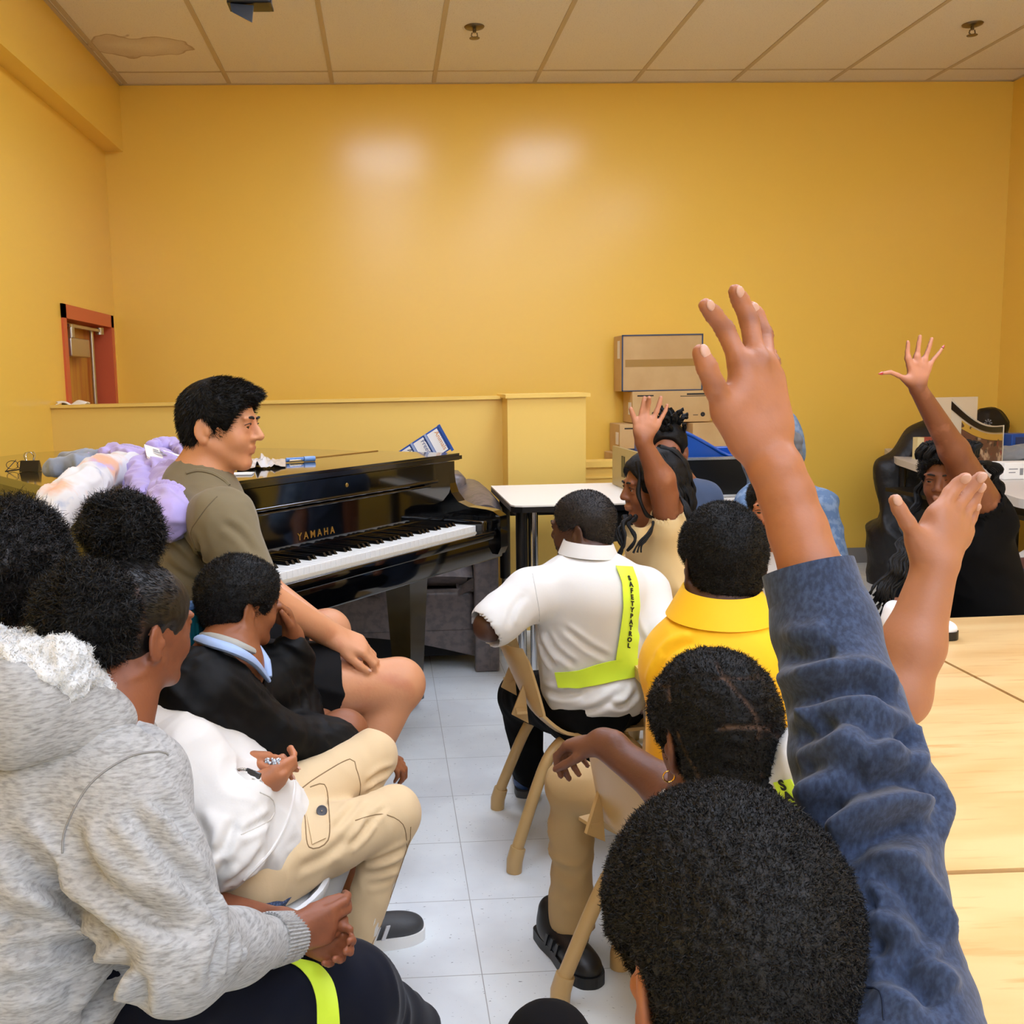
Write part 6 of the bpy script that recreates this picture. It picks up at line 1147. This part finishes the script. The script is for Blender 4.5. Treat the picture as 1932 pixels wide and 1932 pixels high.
nails([(P_[3],nrm(P_[3]-P_[2]),nrm(V(-.1,-1,.25)),r) for P_,r in fing],B.o)
def parts(v,n):
    u=(v-c)@Fr; th=np.arctan2(u[:,0],-u[:,1]); ph=np.arctan2(u[:,2]-.03,np.hypot(u[:,0],u[:,1]))
    w=sines(5,30,5)(v)*.18; a=np.abs(np.sin(th*3.2+w*3+ph)); b=np.abs(np.sin(ph*4.2+w*4+.6)); return np.maximum(np.exp(-(a/.075)**2)*(np.sin(ph*5+th*2)>-.6),np.exp(-(b/.075)**2)*(np.sin(th*3.2+1)>-.2))*.95
hr,_=caphair(c,Fr,s,.017,.085,-.085); hr.insert(2,ell(P(0,-.05,-.05),V(.052,.035,.055)*s,Fr,.03)); 
def pd(v,n): return curly(.0030,150,5)(v,n)-.006*parts(v,n)
HR=hairmesh('hair',hr,.0035,pd,p,20000,.009,.00055,19,1.1,mat('braided_hair','080706',.6,bump=(260,.5,.002),tint='6b5242',spec=.25),tint=parts,mask=lambda q:1.01-np.clip(parts(q,None)*1.6,0,1))
st=[]; rn=random.Random(5)
for k in range(9):
    x=1440+6*k-20; st.append(([A(x-8,1450,1.28),A(x,1490+rn.uniform(-5,5),1.25),A(x+2,1520+rn.uniform(-8,8),1.24)],.008,.005,110))
braids('braids',st,HR)
q0=P(-.079,-.016,-.046); MB().tube([q0+V(.008*math.cos(a),.002,.008*math.sin(a)-.004) for a in np.linspace(0,6.28,16)],.0011,6).build('earring',mat('gold_ring','c9a050',.2,metal=1),p)
ts=[cone(nb+V(0,0,-.05),H,.115,.12,.05),cone(nb+V(0,0,-.03),S1,.056,.046,.04),cone(nb+V(0,0,-.02),S2,.065,.062,.04),cone(S2,S2*.75+E2*.25,.062,.056,.02),cone(S2*.8+E2*.2,E2,.046,.044,.003,'-'),cone(S1,S1*.95+E1*.05,.046,.044,.02)]
PS=Surf('polo_shirt',ts,.005,m_polo,p,disp=folds(121,.005,26))
try:
    o,G=PS.patch('safety_belt',[(1462,1476),(1474,1505),(1490,1540),(1505,1585)],[(1494,1468),(1510,1500),(1526,1540),(1540,1585)],m_lime,24,4,.0016,.004,parent=p,label='lime green strap with black lettering'); surf_text(G,'SAFETY',m_let,o,.05,.95,.019)
except Exception as ex: print('belt2',ex)
m_chino=mat('khaki_chino','b5986a',.8,bump=(300,.2,.0006)); TR=Surf('trousers',[cone(H,K1,.085,.052,.03),ell(K1,V(.05,.055,.045),None,.02),cone(K1,F1,.050,.044,.02),cone(F1+V(0,0,.03),F1+V(0,0,-.02),.050,.052,.01),cut(F1+V(0,0,-.03),(0,0,-1)),cone(H,V(.66,1.78,.42),.10,.06,.03),cone(V(.66,1.78,.42),V(.68,1.86,.10),.055,.045,.02)],.005,m_chino,p,disp=lambda v,n:folds(131,.006,34)(v,n))
shoe(p,'shoe',V(F1[0]-.05,F1[1]+.07,.002),V(F1[0]+.02,F1[1]-.13,.002),UP,.92,m_blk,m_blk,m_blk); shoe(p,'shoe',V(.68,1.82,.002),V(.70,2.0,.002),UP,.85,m_blk,m_blk,m_blk)
# ================================================================== foreground child with the raised arm
p=person('child in a navy sweatshirt raising a hand in the foreground, seen from behind',(.28,.62,0))
c=A(1368,1808,.68); s=.93; Fr=frame((-.10,.96,-.22),(0,.2,1)); hp,P,lips=head(c,Fr,s,(1,1))
nb=V(.245,.60,.70); H=V(.27,.56,.44); S2=A(1712,2010,.61)
SL=[A(1526,1075,.86),A(1556,1185,.84),A(1588,1300,.80),A(1608,1400,.77),A(1634,1500,.74),A(1655,1600,.71),A(1672,1720,.68),A(1694,1850,.65),S2]; SR=[.0365,.041,.041,.0435,.047,.041,.041,.042,.048]
FA=[A(1441,848,.90),A(1464,885,.89),A(1484,935,.885),A(1505,1000,.875),A(1530,1075,.86),A(1560,1190,.84)]
EB=A(1640,1510,.74)
k=lambda x,y,Y:A(x,y,Y)
fing=[([k(1400,692,.905),k(1368,622,.915),k(1346,593,.912),k(1331,576,.905)],.0086),([k(1428,686,.91),k(1414,606,.93),k(1397,567,.932),k(1387,549,.926)],.0088),([k(1445,692,.918),k(1442,632,.95),k(1427,594,.958),k(1417,580,.955)],.0082),([k(1457,712,.925),k(1458,684,.955),k(1452,668,.975),k(1444,662,.985)],.0074),([k(1372,778,.895),k(1350,733,.885),k(1334,693,.882),k(1321,665,.882)],.0098)]
W=A(1447,850,.90)
h2=[]
for P_,r in fing:
    for q in range(3): h2.append(cone(P_[q],P_[q+1],r*(1.10-.05*q),r*(1.02-.12*q),r*.3))
for i in range(4): h2.append(cone(W*.75+fing[i][0][0]*.25,fing[i][0][0],.0145,(.0115,.0118,.0108,.0095)[i],.010))
h2+=[cone(k(1405,735,.90),k(1452,735,.915),.0125,.0125,.012),cone(k(1395,770,.898),k(1455,780,.91),.0150,.0155,.014),cone(k(1415,815,.898),k(1455,815,.905),.0170,.0175,.014),cone(k(1408,830,.897),k(1372,778,.895),.0165,.0125,.012),cone(k(1385,750,.896),k(1400,722,.90),.0095,.0095,.010)]
h2+=[ell(k(1404,702,.898),V(.008,.006,.009),None,.008),ell(k(1432,694,.903),V(.008,.006,.009),None,.008)]
K=A(1034,1968,.95); 
body=hp+[cone(P(0,-.03,-.04),nb,.05,.056,.02),cone(nb,H,.09,.11,.04),cone(nb,S2,.05,.05,.03),cone(S2,EB,.030,.022,.02),cone(EB,FA[4],.022,.0245,.02),cone(nb,V(.08,.60,.66),.05,.045,.03),cone(V(.08,.60,.66),V(.05,.66,.46),.04,.034,.02),cone(V(.05,.66,.46),V(.12,.82,.52),.032,.024,.02),cone(H,K,.05,.030,.02),cone(K,V(.15,1.05,.10),.028,.025,.02)]
body+=[cone(FA[i],FA[i+1],(.0225,.0232,.0240,.0255)[i],(.0232,.0240,.0255,.0275)[i],.006) for i in range(4)]+h2
creasec=[(P_[1],.004) for P_,r in fing]+[(P_[2],.003) for P_,r in fing]
def knuck(v,n):
    d=np.zeros(len(v))
    for q,am in creasec:
        r=np.linalg.norm(v-q,axis=1); ax=(v-q)[:,2]; d+=-.0005*np.exp(-(r/.012)**2)*(np.sin(ax*1500)+.2)
    return d
def ktint(v,n):
    t=np.zeros(len(v))
    for q,am in creasec[:5]+[(fing[0][0][0],0),(fing[1][0][0],0)]: q=q+V(0,-.007,.003); t=np.maximum(t,.75*np.exp(-(np.linalg.norm((v-q)*V(.8,1,1.3),axis=1)/.0095)**2))
    return t
B=Surf('body',body,.0026,skin('fore','a86b48','804a2c'),p,disp=knuck,tint=ktint,smooth=2)
tips=[]
for i,(P_,r) in enumerate(fing):
    dd=nrm(P_[3]-P_[2]); dn=nrm(V(0,-1,.35)) if i<4 else nrm(V(.2,-.8,.5)); tips.append((P_[3]-dd*r*.1,dd,dn,r*.9))
nails(tips,B.o)
hr,_=caphair(c,Fr,s,.017,.085,-.075); hr.insert(2,ell(P(0,-.055,-.05),V(.052,.035,.055)*s,Fr,.03))
hairmesh('hair',hr,.003,curly(.0022,230,25),p,70000,.0062,.00042,25,1.0,mat('tight_curls','0a0807',.65,bump=(420,.8,.002)))
m_nv=mat('navy_sweatshirt','222e46',.9,bump=(420,.35,.0008,(1,1,.4)),var=('384764',260,.40,.70,(1,1,.5)),sheen=.15)
ar=[cone(SL[i],SL[i+1],SR[i],SR[i+1],.02) for i in range(8)]+[ell(A(1716,1502,.735),V(.026,.028,.022),None,.02),ell(A(1700,1440,.76),V(.012,.02,.03),None,.015)]
ts=ar+[cone(nb+V(0,0,-.05),H,.12,.14,.05),cone(nb+V(0,0,-.02),S2,.07,.052,.03),cone(nb+V(0,0,-.02),V(.08,.60,.66),.06,.058,.03),cone(V(.08,.60,.66),V(.05,.66,.46),.056,.05,.03),cone(V(.05,.66,.46),V(.12,.82,.52),.048,.036,.03),cut(A(1521,1062,.862),nrm(SL[0]-SL[1]))]
ts+=[cone(SL[1],SL[0]+(SL[0]-SL[1])*.3,.034,.036,.003,'-')]
def sdisp(v,n):
    a=SL[1];b=SL[8]; t=(v-a)@nrm(b-a); m=np.clip((t+.01)/.05,0,1)
    w=sines(44,9,4)(v); x=np.sin(2*math.pi*(t+.45*(v[:,0]-a[0]))/.085+3.4*w); y=np.sin(2*math.pi*(t-.6*(v[:,0]-a[0]))/.05+3*w+1); return m*(.0045*(x*.8+.5*np.sin(2*math.pi*(t+.2*(v[:,2]-a[2]))/.045+5*w)*(x>0))+.0012*y)
SG=[([(1465,1232),(1510,1236),(1580,1222)],.011,.009),([(1478,1325),(1520,1318),(1580,1300),(1640,1298),(1690,1330)],.014,.008),([(1505,1390),(1545,1385),(1568,1350)],.012,.009),([(1512,1452),(1560,1448),(1640,1452)],.011,.009),([(1545,1575),(1560,1530),(1610,1492),(1690,1470),(1760,1480)],.017,.009),([(1590,1628),(1640,1590),(1700,1560),(1745,1560)],.013,.009),([(1612,1672),(1650,1655),(1700,1680),(1745,1735),(1772,1790)],.014,.008),([(1625,1700),(1670,1712),(1715,1745),(1750,1800)],.010,.007),([(1640,1780),(1690,1790),(1735,1830)],.010,.008),([(1650,1830),(1720,1850),(1770,1900)],.012,.008),([(1700,1370),(1708,1400),(1695,1440)],.008,.007),([(1640,1400),(1690,1390),(1712,1400)],.006,.007),([(1740,1480),(1765,1510),(1750,1550)],.006,.007)]
SV=Surf('sweatshirt',ts,.0030,m_nv,p,disp=lambda v,n:sdisp(v,n)*.35,smooth=2,grooves=SG)
cfv=MB(); ax_=nrm(SL[0]-SL[1]); u_=nrm(np.cross(ax_,UP)); w_=np.cross(ax_,u_)
def cuf(u,v): a=2*math.pi*u; return SL[1]+ax_*(-.004+v*(np.linalg.norm(SL[0]-SL[1])+.006))+(u_*math.cos(a)+w_*math.sin(a))*(.0425-.0028*v+.0006*math.sin(3*a))
cfv.grid(cuf,120,10,.004).build('cuff',m_nv,SV.o); 
SV.line('seam',[(1625,1862),(1660,1870),(1668,1925)],.0008,mat('navy_seam','16223a',.9))
Surf('trousers',[cone(H,K,.075,.038,.03),cone(K,V(.15,1.05,.10),.038,.035,.03),cone(H,V(.42,.92,.50),.085,.068,.03),cone(V(.42,.92,.50),V(.42,1.0,.10),.06,.045,.03)],.006,mat('charcoal_trousers','0b0b0e',.9,spec=.15),p,disp=folds(3,.003,26))
for x in (.15,.42): shoe(p,'shoe',V(x,1.0,.002),V(x,1.2,.002),UP,.85,m_blk,m_sole)
